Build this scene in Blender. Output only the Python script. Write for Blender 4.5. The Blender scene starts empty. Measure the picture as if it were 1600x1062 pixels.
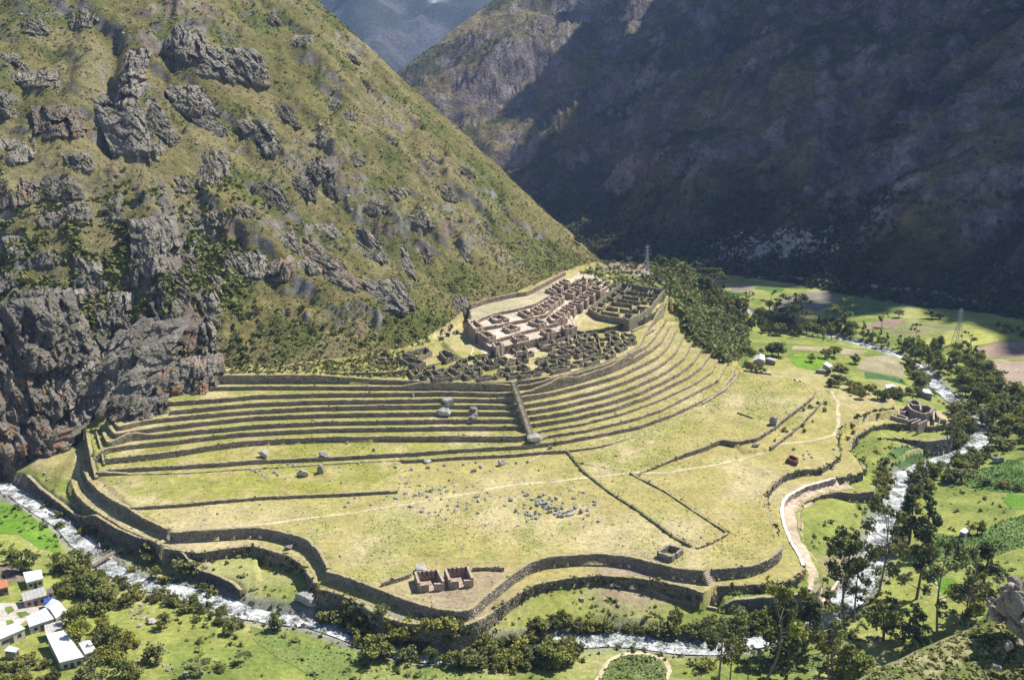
import bpy, math, random
import numpy as np
from mathutils import Vector
from mathutils.geometry import delaunay_2d_cdt

random.seed(11)
RNG = np.random.default_rng(7)
C = bpy.context.scene.collection

# ------------------------------------------------------------------ camera, sky, sun, exposure
CAM_Z, FOC, PITCH = 140.0, 1400.0, math.radians(15.0)
cam_d = bpy.data.cameras.new('camera')
cam = bpy.data.objects.new('camera', cam_d)
C.objects.link(cam)
cam.location = (0, 0, CAM_Z)
cam.rotation_euler = (math.radians(75), 0, 0)
cam_d.sensor_width = 36.0
cam_d.lens = 36.0 * FOC / 1600.0
cam_d.clip_start = 1.0
cam_d.clip_end = 20000
bpy.context.scene.camera = cam

SUN = Vector((0.50, 0.30, 0.80)).normalized()
world = bpy.data.worlds.new('World')
bpy.context.scene.world = world
world.use_nodes = True
wn = world.node_tree
sky = wn.nodes.new('ShaderNodeTexSky')
sky.sky_type = 'NISHITA'
sky.sun_disc = False
sky.sun_elevation = math.asin(SUN.z)
sky.sun_rotation = math.atan2(SUN.x, SUN.y)
sky.altitude = 2800
sky.air_density = 1.0
sky.dust_density = 1.0
bgn = wn.nodes['Background']
wn.links.new(sky.outputs[0], bgn.inputs[0])
bgn.inputs[1].default_value = 0.10

sun_d = bpy.data.lights.new('sun', 'SUN')
sun_d.energy = 5.0
sun_d.angle = math.radians(0.5)
sun_d.color = (1.0, 0.955, 0.87)
sun = bpy.data.objects.new('sun', sun_d)
C.objects.link(sun)
sun.rotation_euler = SUN.to_track_quat('Z', 'Y').to_euler()
sun.location = (300, 400, 600)

vs = bpy.context.scene.view_settings
vs.view_transform = 'Standard'
vs.look = 'None'
vs.gamma = 1.0
vs.use_curve_mapping = False
vs.exposure = 0.60
cyc = bpy.context.scene.cycles
cyc.max_bounces = 5
cyc.diffuse_bounces = 2
cyc.glossy_bounces = 2
cyc.transmission_bounces = 2
cyc.transparent_max_bounces = 6
cyc.volume_bounces = 0
cyc.use_denoising = True
HAZE = 0.00008

# ------------------------------------------------------------------ projection helpers
SP, CP = math.sin(PITCH), math.cos(PITCH)


def ray(u, v):
    a = (u - 800.0) / FOC
    b = (531.0 - v) / FOC
    return a, CP + b * SP, -SP + b * CP


def at(u, v, z):
    """point of the place seen at photo pixel (u,v) on the level z"""
    a, dy, dz = ray(u, v)
    t = (z - CAM_Z) / dz
    return a * t, dy * t


def line(pts, z):
    return [at(u, v, z) for u, v in pts]


def project(X, Y, Z):
    t = Y * CP - (Z - CAM_Z) * SP
    t = np.where(t < 1, 1, t)
    u = 800 + FOC * X / t
    v = 531 - FOC * (Y * SP + (Z - CAM_Z) * CP) / t
    return u, v, t


# ------------------------------------------------------------------ numeric noise
def _hash(ix, iy, seed):
    h = (ix.astype(np.int64) * 374761393 + iy.astype(np.int64) * 668265263 + seed * 1274126177) & 0xFFFFFFFF
    h = ((h ^ (h >> 13)) * 1274126177) & 0xFFFFFFFF
    h = h ^ (h >> 16)
    return (h & 0xFFFF) / 65535.0


def vnoise(x, y, seed=0):
    ix, iy = np.floor(x), np.floor(y)
    fx, fy = x - ix, y - iy
    fx = fx * fx * fx * (fx * (fx * 6 - 15) + 10)
    fy = fy * fy * fy * (fy * (fy * 6 - 15) + 10)
    a = _hash(ix, iy, seed); b = _hash(ix + 1, iy, seed)
    c = _hash(ix, iy + 1, seed); d = _hash(ix + 1, iy + 1, seed)
    return (a + (b - a) * fx) * (1 - fy) + (c + (d - c) * fx) * fy


def fbm(x, y, oct=4, seed=0, gain=0.5):
    s = 0; amp = 1; tot = 0
    for i in range(oct):
        ca, sa = math.cos(i * 1.1 + .3), math.sin(i * 1.1 + .3)
        s = s + amp * vnoise((x * ca - y * sa) * 2 ** i, (x * sa + y * ca) * 2 ** i, seed + i * 17)
        tot += amp; amp *= gain
    return s / tot


def ridged(x, y, oct=4, seed=0, gain=0.5):
    s = 0; amp = 1; tot = 0
    for i in range(oct):
        n = vnoise(x * 2 ** i + i * 3.7, y * 2 ** i - i * 1.9, seed + i * 31)
        s = s + amp * (1 - np.abs(2 * n - 1)) ** 1.5
        tot += amp; amp *= gain
    return s / tot


def sstep(a, b, x):
    t = np.clip((x - a) / (b - a), 0, 1)
    return t * t * (3 - 2 * t)


def inside(poly, X, Y):
    P = np.asarray(poly, float)
    res = np.zeros(X.shape, bool)
    m = (X >= P[:, 0].min()) & (X <= P[:, 0].max()) & (Y >= P[:, 1].min()) & (Y <= P[:, 1].max())
    if not m.any():
        return res
    x, y = X[m], Y[m]
    r = np.zeros(x.shape, bool)
    for i in range(len(P)):
        x1, y1 = P[i - 1]; x2, y2 = P[i]
        if y1 == y2:
            continue
        c = (y1 > y) != (y2 > y)
        r ^= c & (x < (x2 - x1) * (y - y1) / (y2 - y1) + x1)
    res[m] = r
    return res


def seg_dist(poly, X, Y, Z=None):
    """distance to an open polyline, its side (positive left of travel) and interpolated z"""
    P = np.asarray(poly, float)
    best = np.full(X.shape, 1e18); side = np.zeros(X.shape); zz = np.zeros(X.shape); pos = np.zeros(X.shape)
    acc = 0
    for i in range(len(P) - 1):
        ax, ay = P[i, :2]; bx, by = P[i + 1, :2]
        dx, dy = bx - ax, by - ay
        L2 = dx * dx + dy * dy
        t = np.clip(((X - ax) * dx + (Y - ay) * dy) / L2, 0, 1)
        qx, qy = X - ax - t * dx, Y - ay - t * dy
        d = qx * qx + qy * qy
        m = d < best - 1e-9
        best = np.where(m, d, best)
        side = np.where(m, dx * (Y - ay) - dy * (X - ax), side)
        L = math.sqrt(L2)
        pos = np.where(m, acc + t * L, pos)
        if P.shape[1] > 2:
            zz = np.where(m, P[i, 2] + t * (P[i + 1, 2] - P[i, 2]), zz)
        acc += L
    return np.sqrt(best), side, zz, pos


def tps_fit(pts):
    P = np.asarray(pts, float)
    sc = 200.0
    x = P[:, :2] / sc
    n = len(P)
    d2 = ((x[:, None] - x[None]) ** 2).sum(-1)
    K = np.where(d2 > 0, d2 * np.log(d2 + 1e-12), 0) + np.eye(n) * 0.004
    Q = np.c_[np.ones(n), x]
    A = np.zeros((n + 3, n + 3)); A[:n, :n] = K; A[:n, n:] = Q; A[n:, :n] = Q.T
    w = np.linalg.solve(A, np.r_[P[:, 2], 0, 0, 0])

    def f(X, Y):
        sh = X.shape
        X = X.ravel() / sc; Y = Y.ravel() / sc
        out = w[n] + w[n + 1] * X + w[n + 2] * Y
        for i in range(n):
            r = (X - x[i, 0]) ** 2 + (Y - x[i, 1]) ** 2 + 1e-12
            out += w[i] * r * np.log(r)
        return out.reshape(sh)
    return f


# ------------------------------------------------------------------ the lines of the place (photo pixels, level)
RIVER = [(-40, 745, -10.6, 8), (25, 770, -10.8, 7), (60, 793, -10.8, 7), (100, 818, -10.8, 7.5), (125, 845, -10.9, 8), (150, 868, -11, 7), (175, 890, -11, 6.5),
         (215, 912, -11, 6.5), (270, 922, -11.1, 6.5), (335, 937, -11.2, 8), (385, 958, -11.2, 6.5), (440, 968, -11.3, 6), (490, 973, -11.3, 6), (540, 990, -11.4, 6),
         (600, 1014, -11.6, 5.5), (660, 1027, -11.6, 5.5), (760, 1024, -11.7, 5.5), (830, 1012, -11.8, 6), (890, 1002, -11.8, 8), (950, 996, -12, 9), (1010, 1001, -12, 9), (1060, 1010, -12.1, 8),
         (1120, 1012, -12.2, 6.5), (1175, 1003, -12.3, 6), (1230, 987, -12.4, 8), (1280, 966, -12.5, 11), (1310, 945, -12.6, 12), (1335, 922, -12.7, 11), (1355, 895, -12.8, 9), (1366, 868, -12.9, 7.5),
         (1374, 838, -13, 7.5), (1384, 808, -13, 7.5), (1397, 782, -13, 8), (1402, 758, -13.1, 7.5), (1413, 741, -13.2, 8), (1445, 729, -13.3, 9), (1482, 716, -13.4, 7), (1512, 704, -13.5, 7.5),
         (1530, 690, -13.7, 7.5), (1536, 674, -13.9, 7), (1522, 655, -14.1, 6), (1500, 635, -14.3, 6.5), (1480, 618, -14.5, 8), (1464, 604, -14.8, 9), (1456, 592, -15, 7), (1430, 570, -16, 7),
         (1380, 548, -17, 7), (1250, 512, -20, 7), (1130, 474, -24, 7), (1090, 445, -27, 7)]
RIV = [(*at(u, v, z), z, w * (.66 if u > 860 else .5 if u > 440 else .56)) for u, v, z, w in RIVER]

S_PX = [(u, v, z + 0.6) for u, v, z, w in RIVER] + [
    (20, 830, -8.5), (60, 850, -8.6), (20, 900, -7.5), (50, 960, -7), (50, 1050, -5), (130, 930, -8.5), (150, 1000, -7), (250, 980, -8.6), (300, 1050, -6), (430, 993, -9.8), (430, 1050, -8), (600, 1050, -9.8),
    (750, 1055, -9.8), (900, 1040, -10.3), (1000, 1040, -10.6), (1150, 1040, -10.4), (1350, 1000, -10.4), (1450, 950, -9.4), (1500, 850, -9), (1560, 760, -9), (1460, 830, -10.5),
    (1600, 700, -9), (1600, 800, -8), (1580, 920, -7), (620, 994, -7.8), (700, 998, -7.6), (760, 984, -7.6), (560, 975, -9), (820, 970, -8.6), (900, 960, -8.6), (1000, 965, -9), (1090, 962, -9.4), (440, 930, -8), (480, 948, -10.2),
    (1330, 800, -9), (1300, 850, -9), (1340, 790, -9.6), (1290, 900, -10.4), (1400, 700, -8), (1440, 705, -8.5), (1370, 740, -9.6), (1480, 665, -10),
    (1400, 630, -5), (1350, 612, -4), (1440, 628, -8), (1300, 590, -4), (1300, 560, -5), (1200, 562, -3.5), (1230, 548, -5), (1380, 562, -6.5), (1400, 600, -6), (1250, 600, -1.5), (1400, 556, -8), (1165, 545, -6),
    (1140, 452, -22), (1250, 457, -20), (1350, 477, -17.5), (1450, 502, -14), (1560, 530, -12), (1600, 502, -13), (1300, 495, -18), (1200, 478, -20), (1580, 600, -9), (1560, 560, -11), (1500, 570, -12.5), (1600, 650, -9), (1420, 530, -14),
    (1100, 430, -25), (900, 385, -45), (860, 350, -48)]
S_W = [(400, 250, -5), (-320, 250, -6), (0, 150, -6), (300, 150, -6), (620, 520, -10), (640, 900, -25), (-200, 1200, -50), (100, 1600, -50), (-600, 1500, -50), (300, 1100, -46), (-420, 500, -10), (500, 1500, -50),
       (*at(80, 728, -5), -5), (*at(118, 700, -1.5), -1.5), (*at(60, 740, -6.5), -6.5), (100, 350, -8), (0, 340, -8), (-100, 340, -8), (100, 450, -9), (0, 450, -12), (-100, 450, -15), (60, 560, -16), (0, 700, -30), (-200, 700, -30)]
S_fun = tps_fit([(*at(u, v, z), z) for u, v, z in S_PX] + S_W)

W1L = [(126, 705), (131, 731), (140, 751), (160, 770), (191, 790), (232, 811), (264, 826)]
W1M = [(267, 829), (273, 831), (297, 829), (327, 828), (358, 826), (400, 823), (427, 826), (455, 833), (482, 843), (499, 860), (510, 879), (513, 889)]
W1S = [(511, 891), (543, 901), (591, 918), (632, 935), (673, 947), (707, 952), (733, 953), (758, 929), (800, 896), (827, 879), (861, 869), (902, 865), (926, 864), (960, 865), (994, 870), (1025, 879), (1059, 887), (1102, 892)]
W1R = [(1112, 889), (1149, 885), (1174, 883), (1199, 874), (1217, 861), (1221, 852)]
W1E = [(1214, 830), (1203, 806), (1197, 785), (1198, 770), (1203, 757), (1224, 738), (1251, 729), (1282, 727), (1300, 716), (1312, 704), (1311, 688)]
P1 = [(1310, 684), (1309, 671), (1332, 656), (1358, 646), (1381, 643), (1408, 640)]
W2L = [(112, 748), (120, 770), (136, 787), (164, 806), (198, 826), (239, 843), (251, 851)]
W2A = [(256, 855), (283, 860), (314, 863), (358, 855), (400, 852), (427, 860), (451, 867), (472, 879), (485, 898), (494, 913)]
W2S = [(500, 918), (530, 926), (556, 937)]
W2B = [(556, 937), (580, 953), (608, 966), (639, 973), (666, 974), (700, 976), (727, 979), (746, 973), (772, 952), (800, 932), (834, 913), (868, 905), (902, 901), (936, 898), (970, 900), (1005, 903), (1039, 909), (1073, 916), (1103, 926)]
W2R = [(1122, 914), (1149, 913), (1199, 911), (1233, 906), (1250, 897), (1256, 886)]
W2K = [(1256, 884), (1250, 868), (1238, 849), (1226, 820), (1222, 800), (1224, 785), (1231, 775), (1251, 763), (1282, 753), (1306, 747)]
W2E = [(1308, 745), (1327, 744), (1349, 740)]
P2 = [(1328, 703), (1330, 690), (1341, 678), (1362, 667), (1387, 661), (1431, 663), (1455, 666), (1478, 662), (1490, 652), (1489, 643)]
W3L = [(44, 749), (68, 765), (95, 784), (126, 804), (157, 819), (184, 836), (215, 850), (238, 856)]
W3M = [(244, 856), (266, 867), (290, 877), (317, 891), (348, 901), (377, 917)]
W4 = [(1126, 937), (1162, 934), (1199, 932), (1236, 929), (1260, 927), (1274, 924), (1281, 912)]
W3K = [(1250, 826), (1249, 800), (1255, 785), (1282, 773), (1306, 768), (1336, 770), (1367, 766)]
P3 = [(1350, 741), (1346, 726), (1350, 709), (1362, 692), (1379, 684), (1400, 684), (1424, 687), (1452, 689), (1478, 685), (1492, 676), (1493, 664)]
E1 = [(994, 736), (1050, 714), (1100, 698), (1126, 686), (1150, 690), (1182, 684), (1209, 667), (1223, 655), (1252, 633), (1269, 619), (1272, 612)]
E2 = [(1204, 699), (1218, 688), (1235, 675), (1252, 660), (1269, 643), (1283, 627)]
MW = [(205, 792), (300, 785), (420, 775), (520, 771), (622, 766)]

Z1, Z2, Z3, ZP = 0.0, -3.6, -6.9, -6.2
BACK = [(260, 560), (260, 760), (-500, 900)]
CT = [  # terrace contours from the pampa up: (level of the tread above, left pixels, right pixels)
    (1.2, [(152, 742), (300, 738), (392, 732), (500, 725), (600, 720), (700, 714), (800, 709), (856, 704)], [(880, 703), (905, 701), (950, 694), (978, 685), (1037, 664), (1087, 639), (1129, 614), (1149, 594), (1157, 577)]),
    (2.7, [(152, 735), (202, 731), (269, 727), (360, 722), (392, 719), (500, 714), (600, 709), (650, 706), (730, 700), (826, 695)], [(866, 690), (938, 677), (998, 665), (1050, 646), (1096, 625), (1124, 611), (1143, 589), (1149, 572)]),
    (5.0, [(164, 716), (219, 711), (278, 704), (320, 697), (360, 691), (400, 687), (500, 682), (598, 681), (700, 681), (815, 681)], [(848, 671), (909, 661), (971, 645), (1027, 625), (1077, 602), (1090, 595), (1110, 581), (1123, 558)]),
    (6.8, [(145, 707), (175, 699), (208, 694), (269, 688), (303, 684), (360, 677), (400, 674), (500, 669), (598, 667), (700, 666), (806, 665)], [(835, 661), (896, 651), (958, 637), (1011, 618), (1050, 599), (1075, 587), (1095, 572), (1112, 548)]),
    (8.6, [(162, 676), (169, 691), (208, 681), (252, 677), (303, 672), (360, 667), (400, 663), (500, 658), (598, 656), (700, 655), (802, 654)], [(830, 651), (889, 642), (952, 627), (998, 612), (1037, 594), (1060, 582), (1082, 565), (1098, 540)]),
    (10.4, [(171, 666), (181, 678), (219, 671), (252, 666), (303, 660), (360, 654), (400, 650), (500, 646), (598, 644), (700, 643), (798, 643)], [(825, 642), (882, 632), (945, 617), (991, 602), (1027, 586), (1045, 576), (1068, 558), (1082, 532)]),
    (12.2, [(180, 659), (187, 666), (219, 658), (252, 653), (303, 648), (360, 643), (400, 640), (500, 635), (598, 633), (690, 632), (794, 633)], [(820, 632), (872, 623), (932, 609), (978, 594), (1014, 579), (1037, 565), (1055, 549), (1068, 522)]),
    (14.0, [(266, 641), (303, 638), (360, 632), (400, 629), (500, 625), (598, 624), (690, 622), (791, 623)], [(815, 622), (866, 612), (919, 599), (965, 586), (998, 571), (1027, 556), (1042, 541), (1056, 515)]),
    (15.8, [(258, 628), (303, 625), (360, 621), (400, 617), (500, 614), (598, 613), (690, 612), (788, 614)], [(812, 614), (859, 604), (909, 592), (955, 577), (991, 562), (1015, 547), (1033, 532), (1046, 508)]),
    (17.5, [(305, 607), (337, 604), (400, 603), (500, 603), (598, 603), (690, 603), (786, 605)], [(808, 604), (849, 599), (905, 586), (945, 574), (975, 562), (1003, 546), (1022, 526), (1041, 498)]),
    (19.4, [(324, 594), (360, 592), (400, 592), (500, 592), (598, 593), (660, 595), (730, 597), (784, 597)], [(806, 595), (869, 588), (938, 568), (971, 557), (997, 541), (1008, 520), (1014, 509), (1028, 496), (1038, 483), (1044, 468)]),
]
C3R = [(838, 688), (854, 680), (915, 671), (984, 655), (1031, 640), (1090, 610), (1121, 594), (1136, 566)]
C11 = [(330, 583), (400, 583), (470, 582), (540, 582), (600, 581), (625, 579), (655, 573), (690, 566), (712, 560)]
UW = [(722, 561), (733, 557), (778, 550), (819, 540), (860, 530), (899, 520), (931, 515), (965, 508), (986, 505), (1004, 498), (1023, 487), (1037, 474)]
ROW3 = [(736, 519), (754, 536), (772, 545), (808, 537), (840, 529), (867, 520), (901, 512), (892, 494), (910, 477), (943, 452), (957, 441)]
ROW2 = [(738, 514), (761, 534), (774, 531), (798, 524), (814, 519), (841, 512), (872, 505), (886, 499), (884, 478), (900, 459), (919, 447), (935, 437)]
ROW1 = [(731, 503), (742, 514), (783, 507), (796, 504), (826, 498), (852, 492), (861, 484), (867, 460), (881, 450), (905, 435)]
PLAT = [(735, 505), (767, 491), (806, 483), (833, 476), (858, 462), (872, 449)]
HILLW = [(735, 480), (761, 471), (805, 462), (822, 460), (844, 449), (884, 427)]
ZU, ZR3, ZR2, ZR1, ZPL = 23.0, 25.0, 26.6, 28.2, 29.6

FOOT_PX = [(-200, 850, -9), (0, 745, -8), (60, 718, -5), (110, 690, -1), (150, 668, 3), (200, 632, 8), (258, 616, 13), (300, 592, 18), (335, 572, 21.3), (450, 571, 21.6), (560, 558, 22), (640, 543, 23),
           (700, 510, 26), (735, 478, 30), (805, 459, 31), (884, 425, 31), (945, 404, 30), (975, 395, 28)]
FOOT = [(*at(u, v, z), z) for u, v, z in FOOT_PX]
RA = np.array([66., 640.]); RB = np.array([-183., 851.])


def height(X, Y):
    S = np.clip(S_fun(X, Y), -60, 4)
    H = S.copy()
    # gentle irregularity of the ground
    H += (fbm(X / 18, Y / 18, 3, 3) - .5) * 0.9
    # tiers below the plateau
    t3 = line(W3L + W3M, Z3) + line([(405, 900), (400, 850), (250, 820), (120, 740), (95, 722)], Z3)
    H[inside(t3, X, Y)] = Z3
    t3r = line(W4 + [(1286, 894), (1271, 867), (1257, 847)] + W3K + [(1372, 757)] + P3 + [(1490, 676), (1440, 650), (1300, 740), (1200, 800), (1150, 900)], ZP)
    H[inside(t3r, X, Y)] = ZP
    t2 = line([(98, 722), (106, 745), (113, 762), (122, 772)] + W2L[2:] + W2A + W2S + W2B + [(1110, 921)] + W2R + W2K + W2E + [(1347, 728), (1336, 713)] + P2 +
              [(1450, 640), (1380, 630), (1250, 660), (700, 700), (200, 700), (110, 700)], Z2)
    H[inside(t2, X, Y)] = Z2
    # plateau (tilting slightly down to the east)
    t1p = line(W1L + W1M + W1S + [(1107, 890)] + W1R + W1E + P1 + [(1395, 622)], Z1) + line([(1330, 618), (1290, 606), (1260, 598), (1200, 583), (1160, 577)], Z1)
    m1 = inside(t1p + BACK, X, Y)
    ex, ey = at(1290, 690, 0)
    tilt = -1.3 * sstep(60, 12, np.hypot((X - ex) * .8, (Y - ey) * .6))
    und = (fbm(X / 22, Y / 22, 3, 9) - .5) * 0.7
    H[m1] = (tilt + und)[m1]
    # east steps
    e2 = line(E2 + [(1290, 610), (1272, 606)], 0.0) + line(list(reversed(E1))[:-4], 0.0) + line([(1160, 706)], 0.0)
    H[inside(e2, X, Y) & m1] = 0.1
    e1 = line(E1, 1.6) + line([(1262, 600), (1200, 583), (1161, 577)], 1.6) + BACK[1:3] + line([(700, 640), (880, 700), (940, 728)], 1.6)
    me1 = inside(e1, X, Y)
    k = sstep(0, 14, seg_dist(line(E1[:3], 1.6), X, Y)[3])
    H[me1] = (0.35 + 1.3 * sstep(0, 40, seg_dist(line(E1, 1.6), X, Y)[3]) + und * .6)[me1]
    mw = line(MW, 1.0) + line([(625, 712), (150, 740)], 1.0)
    H[inside(mw, X, Y) & m1] = (1.0 + und * .5)[inside(mw, X, Y) & m1]
    # agricultural terraces
    for z, L, R in CT:
        p = line(L + R, z) + BACK
        m = inside(p, X, Y)
        H[m] = (z + und * .35)[m]
        if z == 2.7:
            m = inside(line(C3R, 3.9) + BACK[:1] + [(20, 420)], X, Y)
            H[m] = 3.9
    ctm = inside(line(CT[0][1] + CT[0][2], 1.2) + BACK, X, Y) & (H > .6)
    dl_, sl_, zl_, _ = seg_dist([(*at(u, v, z), z) for u, v, z in ((118, 702, -.5), (140, 694, 2), (172, 668, 5.5), (206, 639, 9.3), (258, 612, 13.5), (300, 593, 18), (330, 575, 21))], X, Y)
    rz = zl_ - .16 * np.maximum(0, dl_ - 1.5) - .35 * np.maximum(0, dl_ - 14)
    H = np.where((dl_ < 30) & ~ctm & (sl_ > -1e9), np.maximum(H, rz), H)
    H[inside(line(C11, 21.2) + [at(712, 545, 22), (-60, 520), (-300, 600), (-400, 420)], X, Y)] = 21.2
    top = inside(line(CT[-1][1] + CT[-1][2], 19.4) + BACK, X, Y)
    dC = seg_dist(line(CT[-1][1][4:] + CT[-1][2], 19.4), X, Y)[0]
    H = np.where(top & (H < 21.15), 19.4 + np.clip(dC * .065, 0, 1.9) + und * .3, H)
    um = inside(line(UW, ZU) + [(140, 620), (120, 760), (-300, 900), (-300, 500), at(640, 541, 24), at(690, 530, 24), at(710, 548, 24)], X, Y)
    H[um] = (ZU + und * .4 + np.clip((Y - 560) * .006, 0, .8))[um]
    far = line([(975, 405), (950, 420), (935, 437)], 27)
    bk = [(-300, 900), (-70, 660)]
    for pl, z, extra in ((ROW3, ZR3, [(950, 425), (940, 410)]), (ROW2, ZR2, [(930, 418)]), (ROW1, ZR1, [(908, 420)]), (PLAT, ZPL, [(890, 432), (884, 424)])):
        m = inside(line(pl + extra, z) + bk + [at(734, 487, z)], X, Y)
        H[m] = z
    # scrub slope on the east flank of the spur
    ey_ = np.array([400, 457, 460, 470, 492, 532, 640, 690, 760, 900])
    ex_ = np.array([160, 126, 116, 109, 101, 96, 122, 112, 60, -60])
    ez_ = np.array([0, 1.2, 4, 8, 15, 24, 25, 25, 22, 20])
    xe = np.interp(Y, ey_, ex_); ze = np.interp(Y, ey_, ez_)
    # north end of the spur
    slope = ze + 0.6 - 0.72 * (X - xe) + (fbm(X / 14, Y / 14, 4, 21) - .5) * 6 * sstep(0, 14, X - xe)
    east = (X > xe) & (Y > 455)
    H = np.where(east, np.maximum(S + (fbm(X / 18, Y / 18, 3, 3) - .5) * 1.2, np.minimum(slope, H + 30)), H)
    drop = 26 - 0.7 * (Y - 672 + X * .25) + (fbm(X / 20, Y / 20, 3, 5) - .5) * 8
    H = np.where((Y > 640), np.maximum(np.minimum(H, drop), np.minimum(S, H)), H)
    # the near mountain
    d, side, zf, pos = seg_dist(FOOT, X, Y)
    behind = side > 0
    ft = np.array([p[0] * .72 + p[1] * .69 for p in FOOT]); o_ = np.argsort(ft)
    zl2 = np.interp(X * .72 + Y * .69, ft[o_], np.array([p[2] for p in FOOT])[o_])
    zf = zf + (zl2 - zf) * sstep(4, 45, d)
    fn_ = np.array([-p[0] * .69 + p[1] * .72 for p in FOOT])
    pf = np.polyfit(ft, fn_, 2)
    tq = np.clip(X * .72 + Y * .69, ft.min() - 60, ft.max() + 60)
    d2 = (-X * .69 + Y * .72) - np.polyval(pf, tq)
    d = d + (np.maximum(d2, 0) * .96 - d) * sstep(22, 95, d) * (side > 0)
    FL = seg_dist(FOOT[:10], np.array([FOOT[8][0]]), np.array([FOOT[8][1]]))[3][0]
    c = 1 - sstep(ft[8] - 25, ft[8] + 35, X * .72 + Y * .69)
    wob = (fbm(X / 30, Y / 30, 4, 41) - .5)
    dd = np.maximum(0, d + wob * 14 * sstep(2, 20, d))
    base = np.where(dd < 22, .42 * dd + .008 * dd * dd, .42 * 22 + 3.87 + (dd - 22) * .70)
    cl = 30 * sstep(0, 24, dd) * (0.75 + .5 * fbm(X / 25, Y / 60, 3, 77)) + .55 * np.maximum(0, dd - 10)
    M = zf + c * cl + (1 - c) * base
    M -= 0.00022 * np.maximum(0, dd - 120) ** 2 * .5
    along = (X * .72 + Y * .69) / 62.0; up = d / 150.0
    w2 = sstep(8, 50, d)
    M += w2 * ((fbm(along * 1.3 + wob * 1.3, up, 4, 51) - .5) * 26 + (fbm(X / 40, Y / 40, 4, 61) - .5) * 10)
    ru, rv, _t = project(X, Y, M)
    du = ru - np.interp(rv, [-40, 0, 110, 200, 330, 450, 560], [268, 255, 205, 210, 238, 250, 268])
    M += np.where(du < 0, 6 * np.exp(-(du / 30) ** 2), 6 * np.exp(-(du / 55) ** 2)) * sstep(590, 520, rv) * w2
    M -= 6.5 * np.exp(-((ru - np.interp(rv, [40, 120, 230], [182, 172, 178])) / 17) ** 2) * sstep(20, 80, rv) * sstep(270, 215, rv) * w2
    crag = sstep(.52, .66, fbm(X / 34 + 5, Y / 34, 4, 71)) * sstep(6, 20, d)
    M += crag * (ridged(X / 12, Y / 12, 4, 81) - .4) * 7.5
    M += sstep(4, 15, d) * (fbm(X / 5, Y / 5, 3, 91) - .5) * 1.6
    # ridge: the slope turns away to the valley behind
    rd = (RB - RA) / np.linalg.norm(RB - RA)
    s = (X - RA[0]) * rd[0] + (Y - RA[1]) * rd[1]
    db = (X - RA[0]) * -rd[1] * -1 + (Y - RA[1]) * 0
    nrm = np.array([rd[1], -rd[0]])
    if nrm[1] < 0:
        nrm = -nrm
    db = (X - RA[0]) * nrm[0] + (Y - RA[1]) * nrm[1]
    zr = 29 + .62 * s
    Bk = zr - .75 * db - .002 * np.maximum(0, db) ** 2 + (fbm(X / 25, Y / 25, 4, 15) - .5) * 9 * sstep(0, 60, s)
    k = 6.0
    M = -k * np.logaddexp(-M / k, -Bk / k)
    M = np.where(behind, M, -1e3)
    blend = behind & (M > H)
    H = np.where(blend, M, H)
    mk_hill = blend & (d > 1.0)
    # the far mountain in the cloud's shade
    dist = (X - 366) * .886 + (Y - 622) * .46
    dist = dist + (fbm(X / 120, Y / 120, 3, 101) - .5) * 70
    M1 = -14 + np.where(dist < 0, .25 * dist, np.where(dist < 60, .25 * dist + .003 * dist ** 2, 25.8 + .63 * (dist - 60)))
    alongc = (X * -.46 + Y * .886)
    M2 = -46 + .645 * (Y - 1400) + .0 * X
    kk = 14.0
    MM = kk * np.logaddexp(M1 / kk, M2 / kk)
    sgl = ((X + 219) * .595 + (Y - 1771) * .804)
    dl = -(X + 219) * .804 + (Y - 1771) * .595
    zr3 = 182 + .52 * sgl - .8 * dl
    MM = np.minimum(MM, zr3)
    wr = sstep(-10, 90, np.maximum(dist, (Y - 1400) * .9)) * (.2 + .8 * sstep(0, 130, zr3 - MM))
    rx = alongc / 125 + (fbm(X / 220, Y / 220, 3, 111) - .5) * 1.0
    MM += wr * ((ridged(rx, dist / 520, 5, 121, .5) - .5) * 116 + (fbm(X / 60, Y / 60, 5, 131) - .5) * 15)
    global RIB
    RIB = ridged(rx, dist / 520, 5, 121, .5)
    # rocky bluffs with steep fronts
    bl = fbm(X / 110 + 3, Y / 110, 4, 141)
    MM += wr * sstep(.5, .56, bl) * 9 + wr * sstep(.6, .63, bl) * 6
    MM += wr * (ridged(X / 22, Y / 22, 3, 151) - .4) * 2.2
    farm = (MM > H) & (Y > 560) & ((X > 120 + (Y - 800) * -.5) | (Y > 1000)) & (~mk_hill | (db > 110))
    mk_hill = mk_hill & ~farm
    H = np.where(farm, MM, H)
    # river bed
    rp = [(x, y, z, w) for x, y, z, w in RIV]
    dr, _, zr_, ps = seg_dist([(x, y, z) for x, y, z, w in rp], X, Y)
    near = dr < 16
    cum = np.r_[0, np.cumsum([math.dist(rp[i][:2], rp[i + 1][:2]) for i in range(len(rp) - 1)])]
    wd = np.interp(ps, cum, [p[3] for p in rp]) / 2
    bed = zr_ - 0.9 + 2.2 * sstep(0, 4.5, dr - wd + .3)
    H = np.where(near & (H < zr_ + 5.0), np.minimum(H, np.where(dr < wd + 4, bed, 1e3)), H)
    H = np.where((dr < wd) & (H > zr_ - .5) & (H < zr_ + 5), zr_ - .9, H)
    return H, mk_hill, farm, crag, d, S, top | um


# ------------------------------------------------------------------ the grid
def axis(a, b, step0, core0, core1, g, mx):
    xs = list(np.arange(core0, core1, step0))
    s = step0; x = xs[-1]
    while x < b:
        s = min(s * g, mx); x += s; xs.append(x)
    s = step0; x = xs[0]
    lo = []
    while x > a:
        s = min(s * g, mx); x -= s; lo.append(x)
    return np.array(lo[::-1] + xs)


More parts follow.
